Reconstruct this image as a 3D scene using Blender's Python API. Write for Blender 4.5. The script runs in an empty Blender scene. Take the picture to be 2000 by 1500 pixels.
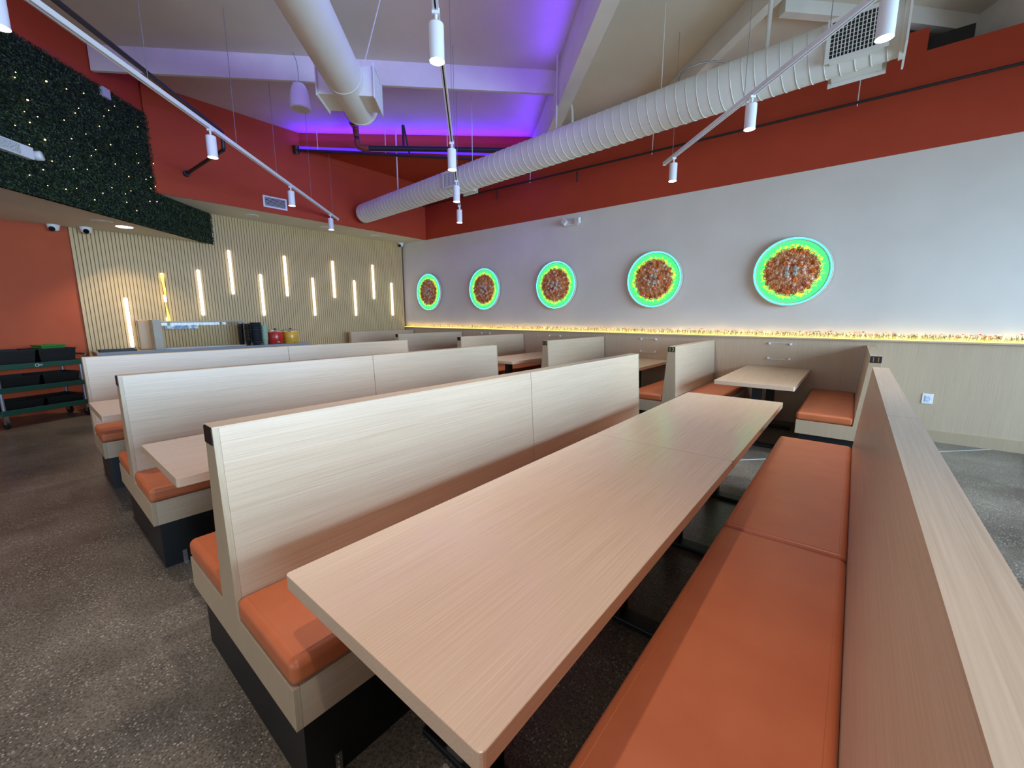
import bpy, math, random
from mathutils import Vector, Matrix
random.seed(7)
S = bpy.context.scene
COL = S.collection
# ------------------------------------------------------------------ camera
cam_d = bpy.data.cameras.new('camera'); cam = bpy.data.objects.new('camera', cam_d); COL.objects.link(cam)
cam_d.sensor_width = 36.0; cam_d.lens = 14.47; cam_d.clip_start = 0.03; cam_d.clip_end = 100
R = [[0.770481071, 0.637462877, 0.0], [0.103924921, -0.125633892, -0.986618333], [-0.62893444, 0.760169196, -0.163046815]]
cam.matrix_world = Matrix(((R[0][0], -R[1][0], -R[2][0], 0), (R[0][1], -R[1][1], -R[2][1], 0), (R[0][2], -R[1][2], -R[2][2], 1.474), (0, 0, 0, 1)))
S.camera = cam
S.view_settings.view_transform = 'Standard'; S.view_settings.look = 'None'
S.view_settings.gamma = 1; S.view_settings.use_curve_mapping = False
S.view_settings.exposure = 0.22
try:
    S.cycles.max_bounces = 8; S.cycles.diffuse_bounces = 4; S.cycles.glossy_bounces = 4; S.cycles.transparent_max_bounces = 12
    S.cycles.caustics_reflective = False; S.cycles.caustics_refractive = False
    S.cycles.sample_clamp_indirect = 4.0
    S.cycles.use_denoising = True
except Exception:
    pass
# ------------------------------------------------------------------ world
W = bpy.data.worlds.new('world'); S.world = W; W.use_nodes = True
bg = W.node_tree.nodes['Background']; bg.inputs[0].default_value = (0.88, 0.93, 1.0, 1); bg.inputs[1].default_value = 0.55

def area(name, loc, target, sx, sy, power, col, spread=180):
    d = bpy.data.lights.new(name, 'AREA'); d.shape = 'RECTANGLE'; d.size = sx; d.size_y = sy; d.energy = power; d.color = col
    d.spread = math.radians(spread)
    o = bpy.data.objects.new(name, d); COL.objects.link(o); o.location = loc
    o.rotation_euler = (Vector(target) - Vector(loc)).to_track_quat('-Z', 'Y').to_euler()
    return o
# daylight in the window wall on the right and the glazed front behind the camera
area('daylight_right', (5.1, 2.6, 2.0), (1.6, 2.6, 0.7), 8.0, 2.0, 560, (0.46, 0.72, 1.0), 115)
area('daylight_front', (-1.0, -4.85, 1.8), (-1.0, 3, 1.2), 7.0, 1.8, 70, (0.82, 0.91, 1.0))

# ------------------------------------------------------------------ helpers
def setp(o, label=None, cat=None, group=None, kind=None):
    if label: o['label'] = label
    if cat: o['category'] = cat
    if group: o['group'] = group
    if kind: o['kind'] = kind
    return o

def empty(name, loc=(0, 0, 0), rz=0.0, label=None, cat=None, group=None):
    o = bpy.data.objects.new(name, None); COL.objects.link(o); o.location = loc; o.rotation_euler = (0, 0, rz)
    o.empty_display_size = 0.1
    return setp(o, label, cat, group)

class G:
    """collects geometry; build() links it as ONE mesh object"""
    def __init__(s): s.v = []; s.f = []; s.sm = []
    def add(s, vs, fs, M=None, smooth=False):
        b = len(s.v)
        for p in vs:
            p = Vector(p)
            if M is not None: p = M @ p
            s.v.append(p[:])
        for f in fs: s.f.append([b + i for i in f]); s.sm.append(smooth)
        return s
    def box(s, x0, x1, y0, y1, z0, z1, M=None):
        vs = [(x0, y0, z0), (x1, y0, z0), (x1, y1, z0), (x0, y1, z0), (x0, y0, z1), (x1, y0, z1), (x1, y1, z1), (x0, y1, z1)]
        return s.add(vs, [(0, 3, 2, 1), (4, 5, 6, 7), (0, 1, 5, 4), (1, 2, 6, 5), (2, 3, 7, 6), (3, 0, 4, 7)], M)
    def prism(s, poly, axis, a, b, M=None):
        """poly: 2-D outline (counter-clockwise), extruded along axis from a to b"""
        n = len(poly)
        def P(p, t): return (t, p[0], p[1]) if axis == 'x' else ((p[0], t, p[1]) if axis == 'y' else (p[0], p[1], t))
        vs = [P(p, a) for p in poly] + [P(p, b) for p in poly]
        fs = [tuple(range(n))[::-1], tuple(range(n, 2 * n))] + [(i, (i + 1) % n, n + (i + 1) % n, n + i) for i in range(n)]
        if axis == 'y': fs = [tuple(reversed(f)) for f in fs]
        return s.add(vs, fs, M)
    def cyl(s, p0, p1, r0, r1=None, n=16, caps=True, smooth=True):
        r1 = r0 if r1 is None else r1
        p0 = Vector(p0); p1 = Vector(p1); d = (p1 - p0).normalized()
        u = d.orthogonal().normalized(); w = d.cross(u)
        vs = [p0 + (u * math.cos(2 * math.pi * i / n) + w * math.sin(2 * math.pi * i / n)) * r0 for i in range(n)]
        vs += [p1 + (u * math.cos(2 * math.pi * i / n) + w * math.sin(2 * math.pi * i / n)) * r1 for i in range(n)]
        s.add(vs, [(i, (i + 1) % n, n + (i + 1) % n, n + i) for i in range(n)], None, smooth)
        if caps:
            s.add(vs[:n], [tuple(range(n))[::-1]]); s.add(vs[n:], [tuple(range(n))])
        return s
    def tube(s, pts, r, n=8, closed=False, caps=True):
        pts = [Vector(p) for p in pts]; m = len(pts); rings = []
        up = None
        for i, p in enumerate(pts):
            if closed: d = pts[(i + 1) % m] - pts[i - 1]
            else: d = (pts[min(i + 1, m - 1)] - pts[max(i - 1, 0)])
            d.normalize()
            if up is None: up = d.orthogonal().normalized()
            up = (up - d * up.dot(d))
            up = up.normalized() if up.length > 1e-6 else d.orthogonal().normalized()
            w = d.cross(up)
            rr = r[i] if isinstance(r, (list, tuple)) else r
            rings.append([p + (up * math.cos(2 * math.pi * k / n) + w * math.sin(2 * math.pi * k / n)) * rr for k in range(n)])
        vs = [q for ring in rings for q in ring]; fs = []
        for i in range(m if closed else m - 1):
            j = (i + 1) % m
            for k in range(n): fs.append((i * n + k, i * n + (k + 1) % n, j * n + (k + 1) % n, j * n + k))
        s.add(vs, fs, None, True)
        if caps and not closed:
            s.add(rings[0], [tuple(range(n))[::-1]]); s.add(rings[-1], [tuple(range(n))])
        return s
    def lathe(s, prof, n=24, M=None, smooth=True):
        """prof: (r, z) list from bottom to top, about local z"""
        vs = []; fs = []
        for r, z in prof:
            for k in range(n): vs.append((r * math.cos(2 * math.pi * k / n), r * math.sin(2 * math.pi * k / n), z))
        for i in range(len(prof) - 1):
            for k in range(n): fs.append((i * n + k, i * n + (k + 1) % n, (i + 1) * n + (k + 1) % n, (i + 1) * n + k))
        s.add(vs, fs, M, smooth)
        if prof[0][0] > 1e-5: s.add(vs[:n], [tuple(range(n))[::-1]], M)
        if prof[-1][0] > 1e-5: s.add(vs[-n:], [tuple(range(n))], M)
        return s
    def mesh(s, name):
        me = bpy.data.meshes.new(name); me.from_pydata(s.v, [], s.f)
        me.polygons.foreach_set('use_smooth', s.sm); me.update()
        return me
    def build(s, name, mat, parent=None, bevel=0, seg=2, loc=None):
        o = bpy.data.objects.new(name, s.mesh(name)); COL.objects.link(o)
        if mat is not None: o.data.materials.append(mat)
        if parent is not None: o.parent = parent
        if loc is not None: o.location = loc
        if bevel:
            b = o.modifiers.new('bevel', 'BEVEL'); b.width = bevel; b.segments = seg; b.limit_method = 'ANGLE'; b.angle_limit = math.radians(40)
            if seg > 2:
                for p in o.data.polygons: p.use_smooth = True
                wn = o.modifiers.new('normals', 'WEIGHTED_NORMAL'); wn.keep_sharp = False; wn.weight = 100
        return o

def link_copy(o, parent=None, loc=None, rot=None):
    c = o.copy(); COL.objects.link(c)
    if parent is not None: c.parent = parent
    if loc is not None: c.location = loc
    if rot is not None: c.rotation_euler = rot
    return c

def copy_tree(o, parent=None):
    c = o.copy(); COL.objects.link(c)
    if parent is not None: c.parent = parent
    for ch in list(o.children): copy_tree(ch, c)
    return c

def s2l(c):
    return tuple(((x / 255) / 12.92 if x / 255 <= 0.04045 else ((x / 255 + 0.055) / 1.055) ** 2.4) for x in c) + (1.0,)

def base(name, col, rough=0.5, metal=0.0, spec=0.5):
    m = bpy.data.materials.new(name); m.use_nodes = True
    b = m.node_tree.nodes['Principled BSDF']
    b.inputs['Base Color'].default_value = s2l(col); b.inputs['Roughness'].default_value = rough; b.inputs['Metallic'].default_value = metal
    b.inputs['Specular IOR Level'].default_value = spec
    return m, m.node_tree.nodes, m.node_tree.links, b

def noise_mat(name, c1, c2, scale, rough=0.5, detail=4, bump=0.0, bscale=None, metal=0.0, spec=0.5, lo=0.35, hi=0.65, bdist=0.002):
    m, N, L, b = base(name, c1, rough, metal, spec)
    tc = N.new('ShaderNodeTexCoord'); mp = N.new('ShaderNodeMapping'); mp.inputs['Scale'].default_value = scale if isinstance(scale, tuple) else (scale,) * 3
    nz = N.new('ShaderNodeTexNoise'); nz.inputs['Scale'].default_value = 1.0; nz.inputs['Detail'].default_value = detail
    cr = N.new('ShaderNodeValToRGB'); cr.color_ramp.elements[0].color = s2l(c1); cr.color_ramp.elements[1].color = s2l(c2)
    cr.color_ramp.elements[0].position = lo; cr.color_ramp.elements[1].position = hi
    L.new(tc.outputs['Object'], mp.inputs['Vector']); L.new(mp.outputs['Vector'], nz.inputs['Vector'])
    L.new(nz.outputs['Fac'], cr.inputs['Fac']); L.new(cr.outputs['Color'], b.inputs['Base Color'])
    if bump:
        bp = N.new('ShaderNodeBump'); bp.inputs['Strength'].default_value = bump; bp.inputs['Distance'].default_value = bdist
        if bscale:
            n2 = N.new('ShaderNodeTexNoise'); n2.inputs['Scale'].default_value = bscale; n2.inputs['Detail'].default_value = 3
            L.new(tc.outputs['Object'], n2.inputs['Vector']); L.new(n2.outputs['Fac'], bp.inputs['Height'])
        else: L.new(nz.outputs['Fac'], bp.inputs['Height'])
        L.new(bp.outputs['Normal'], b.inputs['Normal'])
    return m

def wood(name, axis, c1, c2, rough=0.36):
    sc = [210.0] * 3; sc['xyz'.index(axis)] = 2.2
    m, N, L, b = base(name, c1, rough)
    tc = N.new('ShaderNodeTexCoord')
    mp = N.new('ShaderNodeMapping'); mp.inputs['Scale'].default_value = sc
    nz = N.new('ShaderNodeTexNoise'); nz.inputs['Scale'].default_value = 1.0; nz.inputs['Detail'].default_value = 5; nz.inputs['Roughness'].default_value = 0.6
    sc2 = [14.0] * 3; sc2['xyz'.index(axis)] = 0.5
    mp2 = N.new('ShaderNodeMapping'); mp2.inputs['Scale'].default_value = sc2
    nz2 = N.new('ShaderNodeTexNoise'); nz2.inputs['Scale'].default_value = 1.0; nz2.inputs['Detail'].default_value = 3
    L.new(tc.outputs['Object'], mp.inputs['Vector']); L.new(mp.outputs['Vector'], nz.inputs['Vector'])
    L.new(tc.outputs['Object'], mp2.inputs['Vector']); L.new(mp2.outputs['Vector'], nz2.inputs['Vector'])
    ad = N.new('ShaderNodeMath'); ad.operation = 'MULTIPLY_ADD'; ad.inputs[1].default_value = 0.25
    L.new(nz2.outputs['Fac'], ad.inputs[0]); L.new(nz.outputs['Fac'], ad.inputs[2])
    cr = N.new('ShaderNodeValToRGB'); cr.color_ramp.elements[0].color = s2l(c1); cr.color_ramp.elements[1].color = s2l(c2)
    cr.color_ramp.elements[0].position = 0.38; cr.color_ramp.elements[1].position = 0.9
    L.new(ad.outputs[0], cr.inputs['Fac']); L.new(cr.outputs['Color'], b.inputs['Base Color'])
    bp = N.new('ShaderNodeBump'); bp.inputs['Strength'].default_value = 0.12; bp.inputs['Distance'].default_value = 0.001
    L.new(nz.outputs['Fac'], bp.inputs['Height']); L.new(bp.outputs['Normal'], b.inputs['Normal'])
    return m

def emit(name, col, strength):
    m = bpy.data.materials.new(name); m.use_nodes = True
    b = m.node_tree.nodes['Principled BSDF']; b.inputs['Base Color'].default_value = s2l(col); b.inputs['Roughness'].default_value = 0.4
    b.inputs['Emission Color'].default_value = s2l(col); b.inputs['Emission Strength'].default_value = strength
    return m

def glass_mat(name, tint=(255, 255, 255), rough=0.02, alpha=0.12, ior=1.45):
    m = bpy.data.materials.new(name); m.use_nodes = True; N = m.node_tree.nodes; L = m.node_tree.links
    for n in list(N): N.remove(n)
    out = N.new('ShaderNodeOutputMaterial'); tr = N.new('ShaderNodeBsdfTransparent'); tr.inputs[0].default_value = s2l(tint)
    gl = N.new('ShaderNodeBsdfGlossy'); gl.inputs['Roughness'].default_value = rough
    ge = N.new('ShaderNodeNewGeometry'); fac = N.new('ShaderNodeMath'); fac.operation = 'MULTIPLY'; inv = N.new('ShaderNodeMath'); inv.operation = 'SUBTRACT'; inv.inputs[0].default_value = 1.0
    fr = N.new('ShaderNodeFresnel'); fr.inputs['IOR'].default_value = ior
    ad = N.new('ShaderNodeMath'); ad.operation = 'ADD'; ad.inputs[1].default_value = alpha * 0.3
    mx = N.new('ShaderNodeMixShader')
    L.new(fr.outputs[0], ad.inputs[0]); L.new(ge.outputs['Backfacing'], inv.inputs[1]); L.new(ad.outputs[0], fac.inputs[0]); L.new(inv.outputs[0], fac.inputs[1]); L.new(fac.outputs[0], mx.inputs[0]); L.new(tr.outputs[0], mx.inputs[1]); L.new(gl.outputs[0], mx.inputs[2]); L.new(mx.outputs[0], out.inputs[0])
    return m

# ------------------------------------------------------------------ materials
WC1, WC2 = (182, 155, 128), (208, 183, 156)
M_woodY = wood('laminate_along', 'y', WC1, WC2)
M_woodZ = wood('laminate_upright', 'z', (178, 154, 128), (202, 179, 152), 0.4)
M_woodX = wood('laminate_end', 'z', (170, 146, 118), (188, 165, 136), 0.42)
M_table = wood('table_laminate', 'y', (202, 170, 142), (222, 193, 166), 0.22)
M_vinyl = noise_mat('orange_vinyl', (188, 99, 58), (195, 106, 64), 6.0, 0.42, 2, 0.15, 260.0, bdist=0.0006)
M_seam = base('dark_seam', (110, 48, 24), 0.6)[0]
M_black = base('black_paint', (10, 10, 11), 0.5)[0]
M_red = noise_mat('terracotta_paint', (170, 56, 25), (175, 59, 27), 3.0, 0.75, 3, 0.1, 320.0)
M_orange = noise_mat('orange_paint', (176, 76, 40), (182, 80, 43), 3.0, 0.75, 3, 0.1, 320.0)
M_white = noise_mat('white_paint', (215, 207, 198), (220, 212, 203), 2.0, 0.7, 3, 0.08, 320.0)
M_ceil = noise_mat('ceiling_paint', (212, 204, 186), (219, 211, 194), 1.2, 0.85, 4, 0.15, 60.0)
M_beam = noise_mat('beam_paint', (214, 208, 198), (224, 218, 208), 2.5, 0.7, 5, 0.3, 30.0)
M_duct = noise_mat('duct_paint', (216, 214, 205), (224, 222, 214), 2.0, 0.55, 3)
M_lampw = base('white_lamp', (232, 232, 236), 0.35)[0]
M_lens = emit('lamp_lens', (255, 246, 228), 9.0)
M_pipe = base('dark_pipe', (46, 42, 46), 0.45, 0.3)[0]
M_rust = noise_mat('rust_fitting', (110, 48, 36), (140, 62, 46), 30.0, 0.6, 4)
M_slat = noise_mat('slat_wood', (192, 161, 114), (206, 178, 132), (30.0, 30.0, 1.5), 0.5, 4)
M_slatback = base('slat_groove', (104, 82, 58), 0.8)[0]
M_metal = base('brushed_metal', (190, 190, 190), 0.3, 1.0)[0]
M_rail = base('rail_grey', (170, 172, 170), 0.5, 0.4)[0]
M_steel = base('cable_steel', (150, 148, 150), 0.4, 0.6)[0]
M_grilledark = base('grille_dark', (22, 22, 26), 0.7)[0]
M_ledp = emit('violet_led', (92, 48, 255), 1.0)
M_bar = emit('light_bar', (255, 252, 236), 2.4)
M_bary = emit('yellow_strip', (255, 232, 96), 1.3)
M_plate = base('number_plate', (14, 11, 12), 0.3)[0]
M_gold = base('gold_numeral', (176, 130, 84), 0.35, 0.5)[0]
M_goldg = base('pale_gold_numeral', (196, 186, 120), 0.35, 0.4)[0]
M_clear = glass_mat('clear_acrylic', (255, 255, 255), 0.03, 0.0, 1.1)
M_glass = glass_mat('glass', (243, 246, 246), 0.02, 0.05, 1.35)

def floor_mat():
    m, N, L, b = base('polished_concrete', (70, 66, 62), 0.3)
    tc = N.new('ShaderNodeTexCoord')
    n1 = N.new('ShaderNodeTexNoise'); n1.inputs['Scale'].default_value = 0.9; n1.inputs['Detail'].default_value = 7; n1.inputs['Roughness'].default_value = 0.6
    L.new(tc.outputs['Object'], n1.inputs['Vector'])
    c1 = N.new('ShaderNodeValToRGB'); c1.color_ramp.elements[0].color = s2l((70, 63, 55)); c1.color_ramp.elements[1].color = s2l((124, 113, 99))
    c1.color_ramp.elements[0].position = 0.35; c1.color_ramp.elements[1].position = 0.7
    L.new(n1.outputs['Fac'], c1.inputs['Fac'])
    v = N.new('ShaderNodeTexVoronoi'); v.inputs['Scale'].default_value = 84.0; v.inputs['Randomness'].default_value = 1.0
    L.new(tc.outputs['Object'], v.inputs['Vector'])
    lt = N.new('ShaderNodeMath'); lt.operation = 'LESS_THAN'; lt.inputs[1].default_value = 0.3; L.new(v.outputs['Distance'], lt.inputs[0])
    n3 = N.new('ShaderNodeTexNoise'); n3.inputs['Scale'].default_value = 5.0; n3.inputs['Detail'].default_value = 4
    L.new(tc.outputs['Object'], n3.inputs['Vector'])
    gt = N.new('ShaderNodeMapRange'); gt.inputs['From Min'].default_value = 0.36; gt.inputs['From Max'].default_value = 0.56; L.new(n3.outputs['Fac'], gt.inputs['Value'])
    ml = N.new('ShaderNodeMath'); ml.operation = 'MULTIPLY'; L.new(lt.outputs[0], ml.inputs[0]); L.new(gt.outputs[0], ml.inputs[1])
    sep = N.new('ShaderNodeSeparateColor'); L.new(v.outputs['Color'], sep.inputs[0])
    m2 = N.new('ShaderNodeMath'); m2.operation = 'MULTIPLY'; L.new(ml.outputs[0], m2.inputs[0]); L.new(sep.outputs[0], m2.inputs[1])
    m3 = N.new('ShaderNodeMath'); m3.operation = 'MULTIPLY'; m3.inputs[1].default_value = 0.72; L.new(m2.outputs[0], m3.inputs[0])
    mx = N.new('ShaderNodeMix'); mx.data_type = 'RGBA'; L.new(m3.outputs[0], mx.inputs['Factor']); L.new(c1.outputs['Color'], mx.inputs[6]); mx.inputs[7].default_value = s2l((188, 180, 168))
    # fine dark sand between the stones
    v2 = N.new('ShaderNodeTexVoronoi'); v2.inputs['Scale'].default_value = 105.0; L.new(tc.outputs['Object'], v2.inputs['Vector'])
    mr = N.new('ShaderNodeMapRange'); mr.inputs['From Min'].default_value = 0.1; mr.inputs['From Max'].default_value = 0.6; mr.inputs['To Min'].default_value = 0.45; mr.inputs['To Max'].default_value = 1.3
    L.new(v2.outputs['Distance'], mr.inputs['Value'])
    hs = N.new('ShaderNodeHueSaturation'); L.new(mx.outputs[2], hs.inputs['Color']); L.new(mr.outputs[0], hs.inputs['Value'])
    L.new(hs.outputs['Color'], b.inputs['Base Color'])
    rr = N.new('ShaderNodeMapRange'); rr.inputs['To Min'].default_value = 0.22; rr.inputs['To Max'].default_value = 0.46; L.new(n1.outputs['Fac'], rr.inputs['Value']); L.new(rr.outputs[0], b.inputs['Roughness'])
    return m
M_floor = floor_mat()

# ------------------------------------------------------------------ the setting
CZ = 4.87            # ceiling height
SZ = 3.335           # soffit height
LZ = 2.813           # low ceiling height
WY = 6.86            # pizza wall plane
SX = -8.45           # soffit face
ns = dict(kind='structure')
fl = setp(G().box(-12, 5.4, -5.2, 10.2, -0.1, 0).build('floor', M_floor), 'dark polished concrete floor with pale aggregate specks', 'floor', **ns)
def strip(p, q, w, h):
    p = Vector(p); q = Vector(q); d = (q - p).normalized(); n = Vector((-d.y, d.x, 0)) * w / 2
    return G().add([p - n, q - n, q + n, p + n, p - n + Vector((0, 0, h)), q - n + Vector((0, 0, h)), q + n + Vector((0, 0, h)), p + n + Vector((0, 0, h))],
                   [(0, 3, 2, 1), (4, 5, 6, 7), (0, 1, 5, 4), (1, 2, 6, 5), (2, 3, 7, 6), (3, 0, 4, 7)])
M_joint = base('joint_filler', (176, 176, 172), 0.6)[0]
strip((-1.2, 4.22, 0), (1.31, 6.83, 0), 0.012, 0.002).build('joint_strip', M_joint, fl)
setp(G().box(-12, 5.4, -5.2, 10.2, CZ, CZ + 0.12).build('ceiling', M_ceil), 'pale flat main ceiling behind the beams', 'ceiling', **ns)

# left wall: orange paint, then fluted slats
wl = setp(G().box(-9.6, -9.44, -5.2, WY + 0.2, 0, CZ).build('wall_left', M_orange), 'orange wall whose far stretch is clad in tan slats', 'wall', **ns)
G().box(-9.44, -9.415, 0.755, WY, 0, SZ).build('slat_backing', M_slatback, wl)
pitch = 0.047; ns_ = int((WY - 0.755) / pitch)
sw = 0.041
def slat_mesh(h):
    pr = [(0, -sw / 2), (0.009, -sw / 2), (0.013, -sw / 2 + 0.004), (0.013, sw / 2 - 0.004), (0.009, sw / 2), (0, sw / 2)]
    return G().prism([(a, b) for a, b in pr], 'z', 0, h).mesh('slat')
ms_low = slat_mesh(LZ); ms_low.materials.append(M_slat); ms_high = slat_mesh(SZ); ms_high.materials.append(M_slat)
for i in range(ns_):
    y = 0.755 + sw / 2 + i * pitch
    o = bpy.data.objects.new('slat', ms_low if y < 2.6 else ms_high); COL.objects.link(o); o.parent = wl; o.location = (-9.415, y, 0)

# back wall with red band, white field and wood wainscot
wb = setp(G().box(-9.44, 1.55, WY, WY + 0.15, 0, SZ).build('wall_back', M_white), 'long white wall carrying the five neon bowls', 'wall', **ns)
G().box(-9.44, 0.29, WY, WY + 0.15, SZ, 4.61).box(0.29, 1.55, WY, WY + 0.15, SZ, 4.375).box(-9.44, -4.6, WY, WY + 0.15, 4.61, CZ).build('upper_band', M_red, wb)
G().box(-9.41, 1.55, WY - 0.022, WY, 0, 1.165).build('wainscot_panel', M_woodZ, wb)
G().box(-9.41, 1.55, WY - 0.05, WY, 1.165, 1.185).build('wainscot_ledge', M_woodY, wb)
G().box(0.26, 1.56, WY - 0.036, WY - 0.022, 0, 0.135).box(1.55, 1.564, WY - 0.036, WY + 0.6, 0, 0.135).build('skirting', M_woodX, wb)
# corner return, dark void behind the band, end wall
setp(G().box(1.55, 1.555, WY + 0.15, 10.0, 0, CZ).build('wall_return', M_white), 'white return wall past the end of the long wall', 'wall', **ns)
setp(G().box(-9.6, 5.4, 10.0, 10.2, 0, CZ).build('wall_far', M_red), 'wall beyond the open top of the long wall', 'wall', **ns)
setp(G().box(0.3, 0.66, WY + 0.16, WY + 0.55, 4.2, 4.58).build('trim_1', M_black), 'dark boxed void above the stepped red band', 'void', **ns)
# diagonal wall: red paint, carrying the ivy
dA = Vector((-9.44, 2.62, 0)); dB = Vector((-3.6, -3.22, 0)); dd = (dB - dA).normalized(); dn = Vector((1, 1, 0)).normalized()
def slab(p, q, n, z0, z1):
    p = Vector(p); q = Vector(q); n = Vector(n)
    vs = []
    for z in (z0, z1):
        for a in (p, q, q - n, p - n): vs.append((a.x, a.y, z))
    return G().add(vs, [(0, 3, 2, 1), (4, 5, 6, 7), (0, 1, 5, 4), (1, 2, 6, 5), (2, 3, 7, 6), (3, 0, 4, 7)])
setp(slab(dA, dB, dn * 0.12, LZ, CZ).build('wall_diagonal', M_red), 'terracotta red diagonal bulkhead behind the ivy', 'wall', **ns)
# low ceiling behind it
setp(G().add([(-9.44, -5.2, LZ), (-9.44, 2.6, LZ), (-3.7, -3.2, LZ), (-3.7, -5.2, LZ), (-9.44, -5.2, LZ + .05), (-9.44, 2.6, LZ + .05), (-3.7, -3.2, LZ + .05), (-3.7, -5.2, LZ + .05)],
     [(0, 1, 2, 3), (7, 6, 5, 4), (0, 4, 5, 1), (1, 5, 6, 2), (2, 6, 7, 3), (3, 7, 4, 0)]).build('ceiling_low', M_ceil), 'low plaster ceiling under the ivy bulkhead', 'ceiling', **ns)
# soffit box above the slats
yS = 1.68
setp(G().prism([(-9.44, 2.66), (SX - 0.02, yS), (SX - 0.02, WY), (-9.44, WY)], 'z', SZ, SZ + 0.03).build('ceiling_soffit', M_ceil), 'pale soffit over the slatted wall', 'ceiling', **ns)
setp(G().box(SX - 0.02, SX, yS - 0.02, WY, SZ - 0.001, CZ).build('wall_soffit', M_red), 'terracotta face of the soffit above the slats', 'wall', **ns)
# chamfered fascia across the corner
cA = Vector((-8.45, 3.92, 0)); cB = Vector((-5.2, 6.83, 0)); cd = (cB - cA).normalized(); cn = Vector((cd.y, -cd.x, 0))
fa = setp(slab(cA, cB, -cn * 0.05 * -1, 4.6, CZ).build('trim_2', M_red), 'red fascia board across the far ceiling corner', 'fascia', **ns)
p_, q_ = cA + cn * 0.03, cB + cn * 0.03
G().add([(a.x, a.y, z + dz) for z in (0, 0.035) for a, dz in ((p_, 4.59), (q_, 4.505), (q_ - cn * 0.03, 4.505), (p_ - cn * 0.03, 4.59))],
        [(0, 3, 2, 1), (4, 5, 6, 7), (0, 1, 5, 4), (1, 2, 6, 5), (2, 3, 7, 6), (3, 0, 4, 7)]).build('led_channel', M_ledp, fa)
slab(cA + cd * 1.2, cB, cn * 0.012, 4.52, 4.6).build('fascia_lip', M_red, fa)
setp(G().prism([(cA.x, cA.y), (cB.x, cB.y), (SX, WY)], 'z', 4.6, 4.63).build('trim_3', M_red), 'red triangular soffit closing the far ceiling corner', 'soffit', **ns)
mid = (cA + cB) / 2
a = area('violet_cove', (mid.x + cn.x * 0.06, mid.y + cn.y * 0.06, 4.66), (mid.x + cn.x * 0.02, mid.y + cn.y * 0.02, 4.9), (cB - cA).length, 0.03, 36, (0.085, 0.0, 1.0))
zx = -(cn * 0.75 + Vector((0, 0, 0.66))); yx = zx.cross(cd)
a.rotation_euler = Matrix([[cd[i], yx[i], zx[i]] for i in range(3)]).to_euler()
# right-hand window wall and front wall with glazing
M_frame = base('window_frame', (60, 62, 64), 0.4, 0.5)[0]
def window_wall(name, lab, horizontal, fixed, a0, a1, z0, z1, n, th):
    g = G()
    if horizontal:
        g.box(a0, a1, fixed, fixed + th, 0, z0); g.box(a0, a1, fixed, fixed + th, z1, CZ)
    else:
        g.box(fixed, fixed + th, a0, a1, 0, z0); g.box(fixed, fixed + th, a0, a1, z1, CZ)
    w = setp(g.build(name, M_white), lab, 'wall', **ns)
    st = (a1 - a0) / n
    for i in range(n + 1):
        c = a0 + st * i
        if horizontal: G().box(c - 0.04, c + 0.04, fixed, fixed + th, z0, z1).build('mullion', M_frame, w)
        else: G().box(fixed, fixed + th, c - 0.04, c + 0.04, z0, z1).build('mullion', M_frame, w)
    return w
window_wall('wall_right', 'window wall on the daylight side of the room', False, 5.2, -5.2, 10.2, 0.75, 3.1, 8, 0.12)
window_wall('wall_front', 'glazed wall behind the viewer', True, -5.2, -9.6, 5.4, 0.75, 2.9, 8, 0.12)

# ------------------------------------------------------------------ ceiling beams
DG = Vector((-1, 1, 0)).normalized()      # direction the roof frame, tracks and short duct follow
PG = Vector((1, 1, 0)).normalized()
def vbeam(p, q, w, z0, z1, g=None):
    """upright board from p to q, thickness w to the far (+PG-ish) side"""
    g = g or G()
    p = Vector(p); q = Vector(q); d = (q - p).normalized(); n = Vector((d.y, -d.x, 0)) * w
    if n.dot(PG) < 0: n = -n
    vs = [(a.x, a.y, z) for z in (z0, z1) for a in (p, q, q + n, p + n)]
    return g.add(vs, [(0, 3, 2, 1), (4, 5, 6, 7), (0, 1, 5, 4), (1, 2, 6, 5), (2, 3, 7, 6), (3, 0, 4, 7)])
b1a = Vector((-5.16, 6.84, 0)); b1b = b1a - DG * 8.5
t = empty('ceiling_beam', (0, 0, 0), 0, 'thick cream beam lit violet, running diagonally over the round duct', 'beam')
vbeam(b1a + PG * 0.035, b1b + PG * 0.035, 0.10, 4.25, CZ).build('core_beam', M_beam, t)
# lower facing board with sloped top edge
def sloped_board(p, q, w, z0, zp, zq):
    p = Vector(p); q = Vector(q); n = PG * w
    vs = [(p.x, p.y, z0), (q.x, q.y, z0), (q.x + n.x, q.y + n.y, z0), (p.x + n.x, p.y + n.y, z0), (p.x, p.y, zp), (q.x, q.y, zq), (q.x + n.x, q.y + n.y, zq), (p.x + n.x, p.y + n.y, zp)]
    return G().add(vs, [(0, 3, 2, 1), (4, 5, 6, 7), (0, 1, 5, 4), (1, 2, 6, 5), (2, 3, 7, 6), (3, 0, 4, 7)])
e1 = b1a - DG * 5.2
sloped_board(b1a, e1, 0.035, 4.25, 4.86, 4.34).build('facing_board', M_beam, t)
vbeam(b1a + PG * 0.135, b1b + PG * 0.135, 0.03, 4.25, 4.62).build('facing_board', M_beam, t)
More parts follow.
